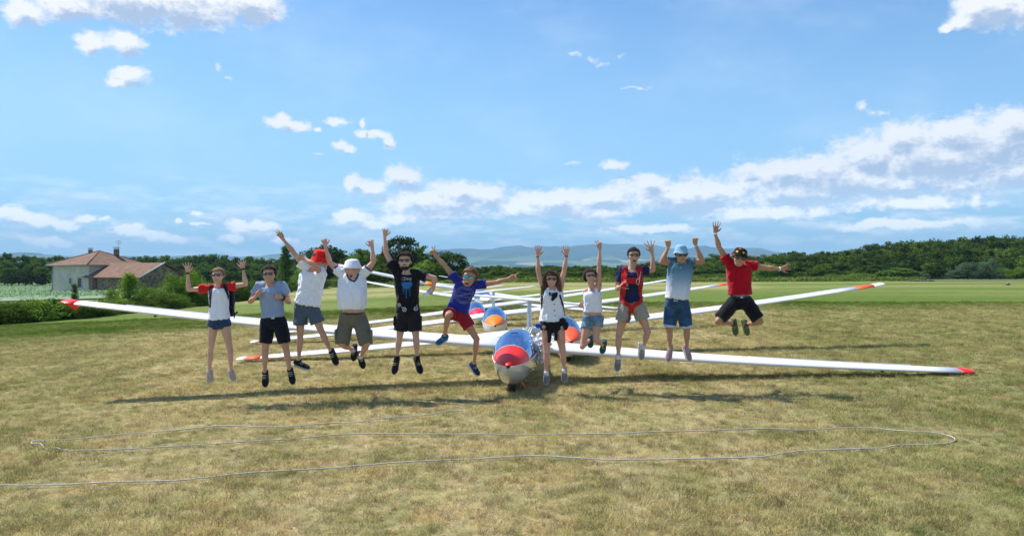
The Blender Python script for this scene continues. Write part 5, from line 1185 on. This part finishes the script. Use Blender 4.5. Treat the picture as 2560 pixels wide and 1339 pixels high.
M_SHB = cloth('black_mesh_shoe', (0.014, 0.015, 0.020)); p.shoe('l', (640, 1255), M_SHB, M_SOLEB, dd=-.06, ln=.26); p.shoe('r', (848, 1240), M_SHB, M_SOLEB, dd=-.06, ln=.26)
# ---- 3: dabbing man with the red hat
p = Person('man in a loose white tee dabbing under a red bucket hat', (440, 540), 2.91, D0 + .05, 'mid', .97, 3)
p.joints(sl=(945, 372), sr=(1060, 425), el=(858, 270), er=(1000, 350, -.26), wl=(778, 168), wr=(935, 312, -.20), hl=(905, 665), hr=(995, 680), kl=(905, 858), kr=(1052, 825), al=(892, 1062), ar=(1132, 995))
p.head((1034, 248), (1052, 398), .9, .35, wide=.70, dd=.06); p.torso(hw=.150, ww=.140, cw=.158, sw=.165); p.hand('l', (742, 110), 'fist', thumb=1); p.hand('r', (880, 285), 'open', spread=.6)
p.std()
M_GB = cloth('grey_blue_cotton', (0.085, 0.115, 0.160)); p.shorts(M_GB, cut=.66, waist=.20, hemr=1.38); p.shirt(M_WHITE, hem=.10, grow=.036, hemgrow=.055, sleeve=.34, flare=1.6, wr=.020)
M_HATR = cloth('red_hat_cloth', (0.72, 0.020, 0.018)); p.bucket_hat(M_HATR, base=.58, top=.98, droop=.12, brim=.10, taper=.78, tilt=.0)
p.hair(M_HB, 1.03, .70, 0, .02); p.glasses(M_LENSC, w=.13, h=.08, u=.47)
p.shoe('l', (965, 1085), M_SHB, M_SOLEW, dd=-.02, ln=.27); p.shoe('r', (1180, 1140), M_SHB, M_SOLEB, dd=-.08, ln=.27)
M_PET = bpy.data.materials.new('clear_plastic'); M_PET.use_nodes = True; t = NT(M_PET.node_tree); b = M_PET.node_tree.nodes['Principled BSDF']; b.inputs['Base Color'].default_value = (.85, .92, 1, 1); b.inputs['Roughness'].default_value = .12; b.inputs['Alpha'].default_value = .55; b.inputs['Specular IOR Level'].default_value = .8
M_LABEL = pmat('white_bottle_label', (.75, .78, .82), .6)
def bottle(base, axis, label, ln=.20, r_=.032):
    a = nrmz(np.array(axis, float)); base = np.array(base); e = empty('water_bottle', tuple(base), label, 'bottle')
    f = np.cross(a, (0, 1, 0)); f = nrmz(f); g_ = np.cross(a, f)
    rg = lambda t_, q: [base + a * ln * t_ + (f * math.cos(u_) + g_ * math.sin(u_)) * q for u_ in np.linspace(0, 2 * math.pi, 17)[:-1]]
    pb = PB(); pb.loft([rg(0, r_ * .7), rg(.02, r_), rg(.2, r_), rg(.23, r_ * .92), rg(.26, r_), rg(.6, r_), rg(.7, r_ * .9), rg(.85, r_ * .45), rg(.92, r_ * .4)]); pb.make('shell', M_PET, e)
    pb = PB(); pb.loft([rg(.92, r_ * .5), rg(1.0, r_ * .5)]); pb.make('cap', pmat('bottle_cap', (.7, .75, .85), .5), e)
    pb = PB(); pb.loft([rg(.34, r_ * 1.02), rg(.52, r_ * 1.02)]); pb.make('label', M_LABEL, e)
hc = p.J['wl'] + nrmz(p.p(742, 110) - p.J['wl']) * .10
bottle(hc + np.array((-.035, -.075, .055)), (.25, 1, -.5), 'small clear plastic bottle in the raised fist of the dabbing man', .17, .030)
# ---- 4: older man in the white hat
p = Person('stout older man in a white polo, khaki shorts and white bucket hat', (780, 540), 3.043, D0, 'rosy', 1.04, 4)
p.joints(sl=(215, 432), sr=(400, 432), el=(133, 352), er=(467, 352), wl=(102, 232), wr=(459, 240), hl=(262, 775), hr=(362, 775), kl=(228, 975, -.10), kr=(415, 975, -.12), al=(312, 1018, .30), ar=(372, 1070, .24))
p.head((305, 345), (305, 478), 0.0, .06, dd=-.10, wide=.80, jaw=.85); p.torso(hw=.160, ww=.185, cw=.185, sw=.175, dep=.125, belly=.42); p.hand('l', (90, 170), 'claw', spread=1.4); p.hand('r', (442, 178), 'claw', spread=1.4)
p.std(1.0, 1.0, 1.0)
M_KH = cloth('khaki_canvas', (0.165, 0.145, 0.105)); p.shorts(M_KH, cut=1.0, waist=.12, hemr=1.22, pockets=True, grow=.020); p.shirt(M_WHITE, hem=.20, grow=.020, hemgrow=.030, sleeve=.42, flare=1.25)
M_NT = cloth('navy_trim', (0.05, 0.07, 0.13))
for sd in 'lr':
    q = p.J['s' + sd]; e = p.J['e' + sd]; end = q + (e - q) * .42; d = nrmz(e - q); pb = PB(); pb.limb(end - d * .012, end + d * .01, [.079, .079], 18, balls=False); pb.make('sleeve_trim', M_NT, p.shirt_o)
p.bvh(); p.strap('collar', [(262, 440), (275, 470), (300, 492), (325, 495)], 13, M_NT, p.shirt_o, off=.012); p.strap('collar', [(352, 440), (342, 470), (325, 495), (318, 500)], 13, M_NT, p.shirt_o, off=.012)
p.strap('waistband', [(226, 735), (260, 744), (310, 748), (360, 744), (400, 732)], 7, M_STRAP)
p.bucket_hat(M_WHITE, base=.76, top=1.07, droop=.17, brim=.15, taper=.76); p.hair(M_HG, 1.03, .8, 0, .02, .45); p.eyes(); p.mouth('open', .08)
SOCKW = cloth('white_sock', (.72, .72, .72)); p.shoe('l', (300, 1128), M_SHB, M_SOLEB, (SOCKW, .06), dd=.05, ln=.27); p.shoe('r', (398, 1165), M_SHB, M_SOLEB, (SOCKW, .06), dd=.02, ln=.27)
# ---- 5: bearded man in black
p = Person('bearded man in a black tee with a dripping blue print', (780, 540), 3.043, D0, 'fair', 1.0, 5)
p.joints(sl=(645, 432), sr=(792, 442), el=(563, 285), er=(935, 472), wl=(553, 158), wr=(925, 545), hl=(692, 738), hr=(768, 738), kl=(668, 905), kr=(790, 905), al=(640, 1098), ar=(803, 1098))
p.head((705, 280), (708, 408), 0.0, 0, wide=.76); p.torso(hw=.150, ww=.143, cw=.165, sw=.175); p.hand('l', (562, 92), 'open', spread=1.5); p.hand('r', (893, 590), 'grip', facing=-1)
p.std()
M_BK2 = cloth('charcoal_cargo_cotton', (0.020, 0.020, 0.023)); M_BLUEP = cloth('blue_print', (0.035, 0.16, 0.42), .1); M_GREYP = cloth('pale_print', (0.5, 0.5, 0.52), .1)
p.shorts(M_BK2, cut=.80, waist=.10, hemr=1.22, pockets=True); p.shirt(M_BLACKC, hem=.04, grow=.022, hemgrow=.028, sleeve=.55, flare=1.45)
p.bvh()
circ = [(722 + 42 * math.cos(a), 512 + 42 * math.sin(a)) for a in np.linspace(0, math.pi, 12)]
p.decal('shirt_print', [[(680, 510), (700, 500), (725, 505), (745, 498), (764, 508)] + circ[1:-1]], M_BLUEP, p.shirt_o)
for a_, b_, y_ in ((690, 697, 595), (712, 721, 625), (742, 748, 612), (700, 704, 575), (730, 734, 580)): p.decal('drip', [[(a_, 545), (b_, 545), (b_ - 1, y_), (a_ + 2, y_)]], M_BLUEP, p.shirt_o)
p.text('lettering', 'CDHI', (716, 480), 34, .05, M_GREYP, p.shirt_o)
p.strap('harness_strap', [(652, 408), (648, 470), (650, 560), (652, 650)], 16, M_STRAP); p.strap('harness_strap', [(775, 412), (800, 480), (806, 560), (806, 650)], 16, M_STRAP)
p.strap('leg_strap', [(650, 655), (682, 700), (722, 735), (742, 745)], 22, M_STRAP); p.strap('leg_strap', [(808, 655), (795, 700), (765, 735), (742, 745)], 22, M_STRAP)
def buckle(P_, c, ang, w_=26, h_=26):
    ca, sa = math.cos(ang), math.sin(ang); q = lambda x, y: (c[0] + x * ca - y * sa, c[1] + x * sa + y * ca)
    sq = [q(-w_ / 2, -h_ / 2), q(w_ / 2, -h_ / 2), q(w_ / 2, h_ / 2), q(-w_ / 2, h_ / 2), q(-w_ / 2, -h_ / 2)]
    o = P_.strap('buckle', sq, 4.5, M_METAL, off=.016); P_.strap('buckle_tongue', [q(-w_ / 2, 0), q(-w_ * 1.3, 0)], 4, M_METAL, off=.016); P_.strap('buckle_bar', [q(0, -h_ / 2), q(0, h_ / 2)], 4, M_METAL, off=.017)
buckle(p, (703, 712), .75); buckle(p, (790, 705), 1.9); buckle(p, (664, 678), .75, 20, 20)
p.hair(M_HB, 1.13, .74, .04, .12, .44); p.glasses(h=.085, w=.14)
pb = PB(); P_, A, hh = p.hp, p.ha, p.HF[3]; pb.ell(P_(0, .14, .09), A, (.27 * hh, .185 * hh, .135 * hh), 14, 9); pb.tube([P_(-.30, .02, .32), P_(-.24, .14, .15), P_(-.1, .25, .05), P_(.1, .25, .05), P_(.24, .14, .15), P_(.30, .02, .32)], .05 * hh, 8); pb.tube([P_(-.12, .30, .19), P_(-.06, .325, .245), P_(.06, .325, .245), P_(.12, .30, .19)], .022 * hh, 6)
p.garment('beard', pb, M_HB, .004, .008, 40, keep=False); p.mouth('smile', .10)
SOCKB = cloth('black_sock', (.012, .012, .014)); p.shoe('l', (612, 1218), M_SHB, M_SOLEB, (SOCKB, .07), dd=-.08, ln=.27); p.shoe('r', (845, 1218), M_SHB, M_SOLEB, (SOCKB, .07), dd=-.06, ln=.27)
hc = p.J['wr'] + nrmz(p.p(893, 590) - p.J['wr']) * .10
bottle(p.p(856, 612, -.02), tuple(hc + np.array((0, 0, .02)) - p.p(856, 612, -.02)), 'crumpled clear water bottle held low by the man in black', .21, .036)
# ---- 6: boy in blue
p = Person('boy in a blue tee and crimson shorts with one knee up', (1040, 580), 3.043, D0, 'tan', .88, 6)
p.joints(sl=(308, 368), sr=(470, 405), el=(216, 250), er=(612, 383), wl=(148, 180), wr=(712, 352), hl=(262, 612), hr=(350, 632), kl=(243, 640, -.40), kr=(462, 815, -.04), al=(215, 800, -.22), ar=(440, 1018))
p.head((425, 278), (388, 415), -.12, .04, wide=.74); p.torso(hw=.155, ww=.140, cw=.165, sw=.175); p.hand('l', (110, 112), 'vee', spread=2.0); p.hand('r', (795, 335), 'point')
p.std(1.02)
M_RB = cloth('royal_blue_cotton', (0.022, 0.030, 0.24)); M_CR = cloth('crimson_cotton', (0.32, 0.014, 0.030)); M_EMB = cloth('faded_print', (0.24, 0.26, 0.46), .1)
p.shorts(M_CR, cut=.50, waist=.14, hemr=1.30); p.shirt(M_RB, hem=.10, grow=.024, hemgrow=.036, sleeve=.42, flare=1.4)
p.bvh(); ang = -.17; cx_, cy_ = 368, 480
for r_, w_ in ((70, 3), (60, 1.6), (52, 2.2)):
    p.strap('emblem_ring', [(cx_ + r_ * math.cos(a) * 1.05, cy_ + r_ * math.sin(a) * .93) for a in np.linspace(0, 2 * math.pi, 40)], w_, M_EMB, p.shirt_o, off=.004, thick=.001)
p.text('emblem_lettering', 'SCANDINAVIAN', (cx_ + 2, cy_ - 4), 19, ang, M_EMB, p.shirt_o, bold=2); p.text('emblem_lettering', 'CAMP', (cx_ + 18, cy_ - 42), 12, ang, M_EMB, p.shirt_o); p.text('emblem_lettering', 'DENMARK', (cx_ - 8, cy_ + 56), 12, 0.02, M_EMB, p.shirt_o)
for dy_ in (-17, 9, 17): p.strap('emblem_line', [(cx_ - 50, cy_ + dy_ - 7), (cx_ + 50, cy_ + dy_ + 9)], 1.8, M_EMB, p.shirt_o, off=.004, thick=.001)
p.hair(M_HLB, 1.09, .76, .05, .08); p.glasses(M_LENSC, w=.125, h=.10, u=.50); p.mouth('open', .085)
M_SHBL = cloth('blue_running_shoe', (0.020, 0.10, 0.22)); M_SHNV = cloth('navy_running_shoe', (0.02, 0.04, 0.09)); p.shoe('l', (120, 862), M_SHBL, M_SOLEW, dd=-.18, ln=.26); p.shoe('r', (515, 1105), M_SHNV, M_SOLEW, dd=-.06, ln=.26)
# ---- 7: girl with long curly hair
p = Person('girl with long curly brown hair, white sleeveless blouse and black shorts', (1300, 580), 3.188, D0 - .1, 'rosy', .92, 7)
p.joints(sl=(192, 452), sr=(318, 452), el=(146, 322), er=(353, 305), wl=(141, 195), wr=(369, 192), hl=(212, 742), hr=(308, 742), kl=(211, 960), kr=(340, 950), al=(211, 1130), ar=(353, 1112))
p.head((252, 318), (250, 440), 0, 0, wide=.76); p.torso(hw=.178, ww=.155, cw=.165, sw=.160); p.hand('l', (150, 102), 'open', spread=.5); p.hand('r', (372, 102), 'open', spread=.9)
p.std(1.02, 1.0, 1.06)
M_BL = cloth('white_blouse', (0.84, 0.85, 0.90), var=.02); p.shorts(M_BLACKC, cut=.16, waist=.12, hemr=1.16, th=1.04); p.shirt(M_BL, hem=.10, grow=.024, hemgrow=.034, tank=True, neck=.96, name='blouse', wr=.018)
p.bvh()
for y_ in (520, 575, 625, 665): p.decal('button', [[(266 + (y_ - 520) * .10 + 5 * math.cos(a), y_ + 5 * math.sin(a)) for a in np.linspace(0, 6.28, 9)[:-1]]], M_STRAP, p.shirt_o, sub=1)
p.decal('scarf', [[(228, 478), (262, 486), (300, 478), (298, 512), (262, 552), (246, 540), (256, 512), (234, 508)]], M_STRAP, p.shirt_o, off=.018)
p.text('scarf_emblem', 'T', (248, 500), 34, .2, M_GREYP, p.shirt_o, off=.024)
p.strap('shoulder_strap', [(178, 520), (172, 570), (166, 610)], 13, M_STRAP); p.strap('shoulder_strap', [(318, 500), (335, 560), (352, 610), (368, 680), (372, 720)], 13, M_STRAP)
p.strap('waist_belt', [(160, 712), (210, 722), (270, 724), (330, 716), (370, 704)], 12, M_STRAP)
buckle(p, (190, 757), -1.4, 22, 24); buckle(p, (340, 762), -.9, 22, 24)
pb = PB(); pb.tube([p.p(232, 785, -.10), p.p(236, 830, -.10), p.p(232, 880, -.09)], [.030, .028, .020], 8); pb.tube([p.p(285, 785, -.10), p.p(290, 825, -.10), p.p(284, 865, -.10)], [.026, .026, .024], 8); p.garment('hanging_strap', pb, M_STRAP, .006, .009, keep=False)
pb = PB(); pb.ell(p.p(335, 705, -.12), XYZ, (.05, .04, .035), 10, 8); pb.ell(p.p(360, 745, -.06), XYZ, (.035, .05, .06), 10, 8); p.garment('strap_bundle', pb, M_STRAP, .02, .010, 30, keep=False)
pb = PB(); pb.ell(p.p(142, 745, -.04), XYZ, (.036, .03, .036), 10, 8); p.garment('blue_pouch', pb, cloth('bright_blue_nylon', (0.02, 0.08, 0.55)), .012, .009, 30, keep=False)
def curls(P_, mat, mat2, specs, n, length, name='hair', seed=3):
    r_ = random.Random(seed); o0 = None; mat = cloth('chestnut_hair', (0.095, 0.048, 0.025), 1.0, .3)
    for mi, mm in enumerate((mat, mat2)):
        pb = PB()
        for i in range(n):
            u_ = r_.uniform(-.15, math.pi + .15) if r_.random() < .4 else r_.choice((r_.uniform(-.75, .55), r_.uniform(math.pi - .55, math.pi + .75)))
            x0, f0 = math.cos(u_) * P_.hw / 2 * 1.02, -.06 - abs(math.sin(u_)) * .32; pts_ = []
            L_ = length * r_.uniform(.7, 1.15); ph = r_.uniform(0, 6); am = r_.uniform(.03, .075); sp_ = r_.uniform(.0, .62)
            for k in range(15):
                t_ = k / 14; z_ = .86 - t_ * L_; ex_ = min(1, t_ * 2.6); pts_.append(P_.hp(x0 * (.55 + .62 * ex_ + sp_ * t_) + am * math.sin(ph + t_ * 17), f0 + .12 * ex_ * (1 - t_) + am * math.cos(ph + t_ * 15) + (.10 if t_ > .3 else 0), z_ + (.05 if k == 0 else 0)))
            q = r_.uniform(.009, .015); pb.tube(pts_, [q * (.8 + .5 * math.sin(math.pi * min(1, k / 9))) * (1 if k < 11 else (15 - k) / 5) + .001 for k in range(15)], 6)
        o = pb.make(name if mi == 0 else 'hair_highlights', mm, P_.root if o0 is None else o0); o0 = o0 or o
p.hair(cloth('chestnut_crown_hair', (0.085, 0.042, 0.022), 1.0, .3), 1.16, .70, .03, .16, .30, .0); curls(p, M_HB, M_HLB, None, 64, 1.8); p.glasses(pmat('brown_lens', (.05, .025, .02), .15, .7), pmat('brown_frame', (.08, .04, .03), .4), w=.13, h=.08); p.mouth('smile', .11)
p.wrist_band('l', M_STRAP, .02, .027, w_=.006); p.wrist_band('r', M_STRAP, .02, .027, w_=.006)
M_SHGR = cloth('grey_suede_shoe', (0.20, 0.19, 0.18)); p.shoe('l', (209, 1240), M_SHGR, M_SOLEW, (SOCKW, .04), dd=-.04, ln=.24); p.shoe('r', (355, 1215), M_SHGR, M_SOLEW, (SOCKW, .04), dd=-.04, ln=.24)
# ---- 8: girl in the white top
p = Person('girl in a cropped white tank top and pale denim shorts making a V sign', (1300, 580), 3.188, D0 + .15, 'rosy', .86, 8)
p.joints(sl=(533, 470), sr=(625, 455), el=(512, 560, .12), er=(630, 275), wl=(515, 590, .02), wr=(636, 135), hl=(548, 700), hr=(612, 700), kl=(497, 912, -.06), kr=(605, 862, -.12), al=(556, 858, .36), ar=(662, 905, .30))
p.head((556, 296), (566, 408), .10, 0, wide=.76); p.torso(hw=.172, ww=.135, cw=.150, sw=.145); p.hand('l', (470, 570), 'claw', ddt=-.02, size=.9); p.hand('r', (628, 58), 'vee', spread=2.0)
p.std(1.0, 1.0, 1.04)
M_LDEN = cloth('pale_blue_denim', (0.15, 0.26, 0.36), 1.0, .35); p.shorts(M_LDEN, cut=.33, waist=.13, hemr=1.28, wr=.012); p.shirt(M_WHITE, hem=.26, grow=.014, hemgrow=.026, tank=True, neck=.93, name='tank_top', wr=.010)
p.hair(M_HB, 1.09, .74, .03, .07, .36, .15)
pb = PB(); pb.ell(p.hp(-.34, -.12, .45), p.ha, (.035, .05, .06), 10, 8); pb.ell(p.hp(0, -.52, .75), p.ha, (.055, .05, .05), 10, 8); p.garment('hair_bun', pb, M_HB, .01, .009, 40, keep=False)
p.glasses(h=.085, w=.14); p.mouth('smile')
p.bvh(); p.strap('waistband', [(505, 660), (545, 672), (600, 674), (655, 660)], 8, M_LDEN); p.strap('torn_threads', [(600, 735), (640, 740)], 6, pmat('pink_white_thread', (.6, .45, .45), .9))
M_SHTE = cloth('teal_shoe', (0.02, 0.11, 0.115)); p.shoe('l', (560, 975), M_SHTE, M_SOLEB, None, dd=.03, ln=.25); p.shoe('r', (640, 1000), M_SHTE, M_SOLEB, None, dd=.03, ln=.25)
# ---- 9: man with the red parachute harness
p = Person('man in a navy tee and beige shorts wearing a red parachute harness', (1500, 580), 3.525, D0, 'mid', .97, 9)
p.joints(sl=(190, 345), sr=(365, 345), el=(152, 500, .02), er=(468, 335), wl=(185, 478, -.20), wr=(460, 178), hl=(228, 645), hr=(332, 645), kl=(166, 915), kr=(420, 882, -.05), al=(161, 1112), ar=(378, 1022))
p.head((300, 140), (296, 280), -.05, 0, wide=.72); p.torso(hw=.150, ww=.143, cw=.165, sw=.175); p.hand('l', (245, 450), 'open', spread=.6, facing=-1); p.hand('r', (428, 68), 'open', spread=1.8)
p.std()
M_NV2 = cloth('navy_blue_cotton', (0.016, 0.024, 0.075)); M_BE = cloth('beige_cotton', (0.34, 0.31, 0.25)); M_RH = cloth('red_harness_webbing', (0.50, 0.020, 0.022), .8, .2)
p.shorts(M_BE, cut=.52, waist=.12, hemr=1.34); p.shirt(M_NV2, hem=.08, grow=.020, hemgrow=.024, sleeve=.60, flare=1.3)
p.bvh()
p.strap('shoulder_strap', [(222, 285), (218, 340), (212, 420), (208, 500), (192, 590)], 48, M_RH, off=.02, thick=.02); p.strap('shoulder_strap', [(345, 288), (350, 340), (358, 420), (362, 500), (375, 590)], 46, M_RH, off=.02, thick=.02)
p.strap('chest_band', [(205, 425), (260, 432), (320, 430), (372, 428)], 52, M_RH, off=.03, thick=.01)
p.strap('leg_strap', [(178, 560), (200, 610), (245, 640), (275, 665), (278, 760), (264, 842)], 36, M_RH, off=.03, thick=.008); p.strap('leg_strap', [(385, 570), (360, 615), (315, 640), (290, 665), (262, 720)], 36, M_RH, off=.032, thick=.008); p.strap('strap_end', [(285, 740), (262, 790), (228, 800)], 18, M_RH, off=.05, thick=.006)
for c_ in ((220, 305), (350, 305)): p.decal('buckle', [[(c_[0] - 20, c_[1] - 8), (c_[0] + 20, c_[1] - 8), (c_[0] + 20, c_[1] + 10), (c_[0] - 20, c_[1] + 10)]], pmat('dark_red_pad', (.28, .01, .015), .6), off=.045)
p.strap('carabiner', [(345, 405), (322, 420), (320, 455), (335, 468), (345, 455), (350, 400), (360, 350)], 5, M_METAL, off=.06)
pb = PB(); c = (p.J['sl'] + p.J['sr'] + p.J['hl'] + p.J['hr']) / 4 + np.array((0, .17, .05)); pb.box(c, XYZ, (.16, .045, .25)); p.garment('parachute_pack', pb, M_RH, .006, keep=False)
p.hair(M_HBL, 1.05, .76, .02, .03, .48); p.glasses(h=.085, w=.115); p.mouth('open', .095)
p.shoe('l', (152, 1240), M_SHGR, M_SOLEW, (SOCKW, .05), dd=-.05, ln=.27); p.shoe('r', (385, 1155), cloth('light_grey_shoe', (.25, .26, .25)), M_SOLEW, (SOCKW, .05), dd=.02, ln=.27)
# ---- 10: man with the light blue hat
M_GRAD = bpy.data.materials.new('ombre_blue_to_white_cotton'); M_GRAD.use_nodes = True; t = NT(M_GRAD.node_tree); b = M_GRAD.node_tree.nodes['Principled BSDF']
tc_ = t.n('ShaderNodeTexCoord').outputs['Generated']; sp = t.n('ShaderNodeSeparateXYZ'); t.l(tc_, sp.inputs[0]); cr = t.n('ShaderNodeValToRGB'); t.l(sp.outputs[2], cr.inputs[0])
el = cr.color_ramp.elements; el[0].position = .05; el[0].color = (.76, .77, .82, 1); el[1].position = .95; el[1].color = (.055, .145, .21, 1)
for p_, c_ in ((.25, (.62, .68, .78)), (.5, (.24, .38, .50)), (.72, (.10, .22, .31))): e = el.new(p_); e.color = (*c_, 1)
t.l(cr.outputs[0], b.inputs['Base Color']); b.inputs['Roughness'].default_value = .9
p = Person('man in a blue to white tee and light blue bucket hat', (1500, 580), 3.525, D0 + .05, 'tan', 1.0, 10)
p.joints(sl=(628, 262), sr=(800, 268), el=(545, 268), er=(902, 262), wl=(600, 138), wr=(843, 115), hl=(632, 625), hr=(722, 625), kl=(611, 852), kr=(765, 858), al=(617, 1028), ar=(765, 1022))
p.head((715, 135), (717, 272), 0, .12, dd=-.14, wide=.72); p.torso(hw=.155, ww=.155, cw=.170, sw=.170, belly=.12); p.hand('l', (597, 85), 'fist'); p.hand('r', (838, 50), 'fist')
p.std(1.0, 1.05)
M_DEN2 = cloth('mid_blue_denim', (0.035, 0.085, 0.165), .9, .3); p.shorts(M_DEN2, cut=.92, waist=.10, hemr=1.14, hem_mat=cloth('pale_turn_up', (.55, .6, .66))); p.shirt(M_GRAD, hem=.10, grow=.022, hemgrow=.032, sleeve=.30, flare=1.35)
p.bvh(); p.strap('drawstring', [(650, 600), (662, 612), (672, 603), (686, 615), (684, 600)], 5, M_WHITE)
p.bucket_hat(cloth('light_blue_hat_cloth', (0.28, 0.50, 0.68)), base=.72, top=1.12, droop=.13, brim=.16, taper=.80); p.hair(M_HB, 1.03, .8, 0, .02, .45); p.glasses(pmat('faint_brown_lens', (.10, .05, .04), .2), M_FRAME, h=.06, w=.11, u=.47); p.mouth('line', .08)
p.wrist_band('r', pmat('pale_band', (.7, .7, .7), .6), .05, .031, w_=.006)
M_SHPK = cloth('dusty_pink_canvas', (0.40, 0.22, 0.25)); p.shoe('l', (598, 1118), M_SHPK, M_SOLEW, dd=-.07, ln=.26, low=True); p.shoe('r', (802, 1112), M_SHPK, M_SOLEW, dd=-.08, ln=.26, low=True)
# ---- 11: man in the red polo
p = Person('rightmost jumper, man in a red polo and flowered black hat', (1740, 540), 3.939, D0 + .1, 'tan', 1.0, 11)
p.joints(sl=(312, 452), sr=(525, 485), el=(228, 310), er=(695, 512), wl=(186, 170), wr=(832, 522), hl=(378, 845), hr=(492, 845), kl=(215, 1038, -.08), kr=(630, 1042, -.08), al=(372, 1062, .26), ar=(492, 1062, .26))
p.head((440, 335), (408, 495), -.06, .20, dd=-.16, wide=.72); p.torso(hw=.150, ww=.143, cw=.165, sw=.178); p.hand('l', (207, 48), 'open', spread=.9, thumb=1); p.hand('r', (938, 496), 'open', spread=.6, thumb=1)
p.std()
M_RP = cloth('red_polo_cotton', (0.46, 0.006, 0.018)); p.shorts(M_BLACKC, cut=.86, waist=.14, hemr=1.20); p.shirt(M_RP, hem=.20, grow=.024, hemgrow=.030, sleeve=.42, flare=1.35)
p.bvh(); p.strap('waistband', [(340, 786), (390, 800), (440, 803), (490, 799), (535, 786)], 16, cloth('grey_waistband', (.06, .06, .075))); p.decal('belt_label', [[(438, 792), (464, 792), (464, 808), (438, 808)]], pmat('white_label', (.7, .7, .7), .7), off=.02)
p.strap('collar', [(372, 470), (372, 495), (392, 505)], 12, M_RP, p.shirt_o, off=.012); p.strap('collar', [(470, 420), (500, 440), (500, 480)], 12, M_RP, p.shirt_o, off=.012)
hat = p.bucket_hat(cloth('black_hat_cloth', (0.012, 0.012, 0.012)), base=.74, top=1.06, droop=.12, brim=.18, taper=.82)
co = np.array([v.co[:] for v in hat.data.vertices]) + np.array(p.root.location); p.surf = [(co, [tuple(q.vertices) for q in hat.data.polygons])]; p.bvh()
for (x_, y_, c_) in ((405, 350, (.75, .62, .02)), (468, 362, (.75, .62, .02)), (436, 322, (.65, .05, .04)), (372, 385, (.6, .04, .04)), (500, 372, (.65, .05, .04))):
    p.decal('flower', [[(x_ + (16 if k % 2 else 8) * math.cos(k * math.pi / 6), y_ + (14 if k % 2 else 7) * math.sin(k * math.pi / 6)) for k in range(12)]], pmat('hat_flower', c_, .8), hat, off=.012, sub=1)
p.hair(M_HB, 1.03, .8, 0, .02, .42); p.glasses(h=.10, w=.13, u=.52); p.mouth('smile', .12)
for sd in 'lr': p.wrist_band(sd, pmat('white_wristband', (.7, .72, .75), .5), .05, .031, w_=.010)
SOCKG = cloth('dark_grey_sock', (.06, .06, .07)); M_SHOL = cloth('grey_green_shoe', (0.10, 0.12, 0.08)); M_SOLEY = pmat('lime_sole', (.35, .5, .05), .6)
p.shoe('l', (388, 1190), M_SHOL, M_SOLEY, (SOCKG, .06), dd=.02, ln=.27, lace=M_SOLEY); p.shoe('r', (535, 1190), M_SHOL, M_SOLEY, (SOCKG, .06), dd=.02, ln=.27, lace=M_SOLEY)
HAZE_D = 1.05e-4
# ------------------------------------------------------------------ the air
M_HAZE = bpy.data.materials.new('haze'); M_HAZE.use_nodes = True; t = NT(M_HAZE.node_tree); t.t.nodes.clear()
v = t.n('ShaderNodeVolumePrincipled'); v.inputs['Color'].default_value = (0.44, 0.76, 1.0, 1); v.inputs['Density'].default_value = HAZE_D; v.inputs['Anisotropy'].default_value = 0.0
o_ = t.n('ShaderNodeOutputMaterial'); t.l(v.outputs[0], o_.inputs['Volume'])
pb = PB(); x0, x1, y0, y1, z0, z1 = -13500, 13500, -700, 14500, -140, 440
pb.box(((x0 + x1) / 2, (y0 + y1) / 2, (z0 + z1) / 2), XYZ, ((x1 - x0) / 2, (y1 - y0) / 2, (z1 - z0) / 2))
tag(pb.make('haze', M_HAZE, smooth=False), kind='stuff')
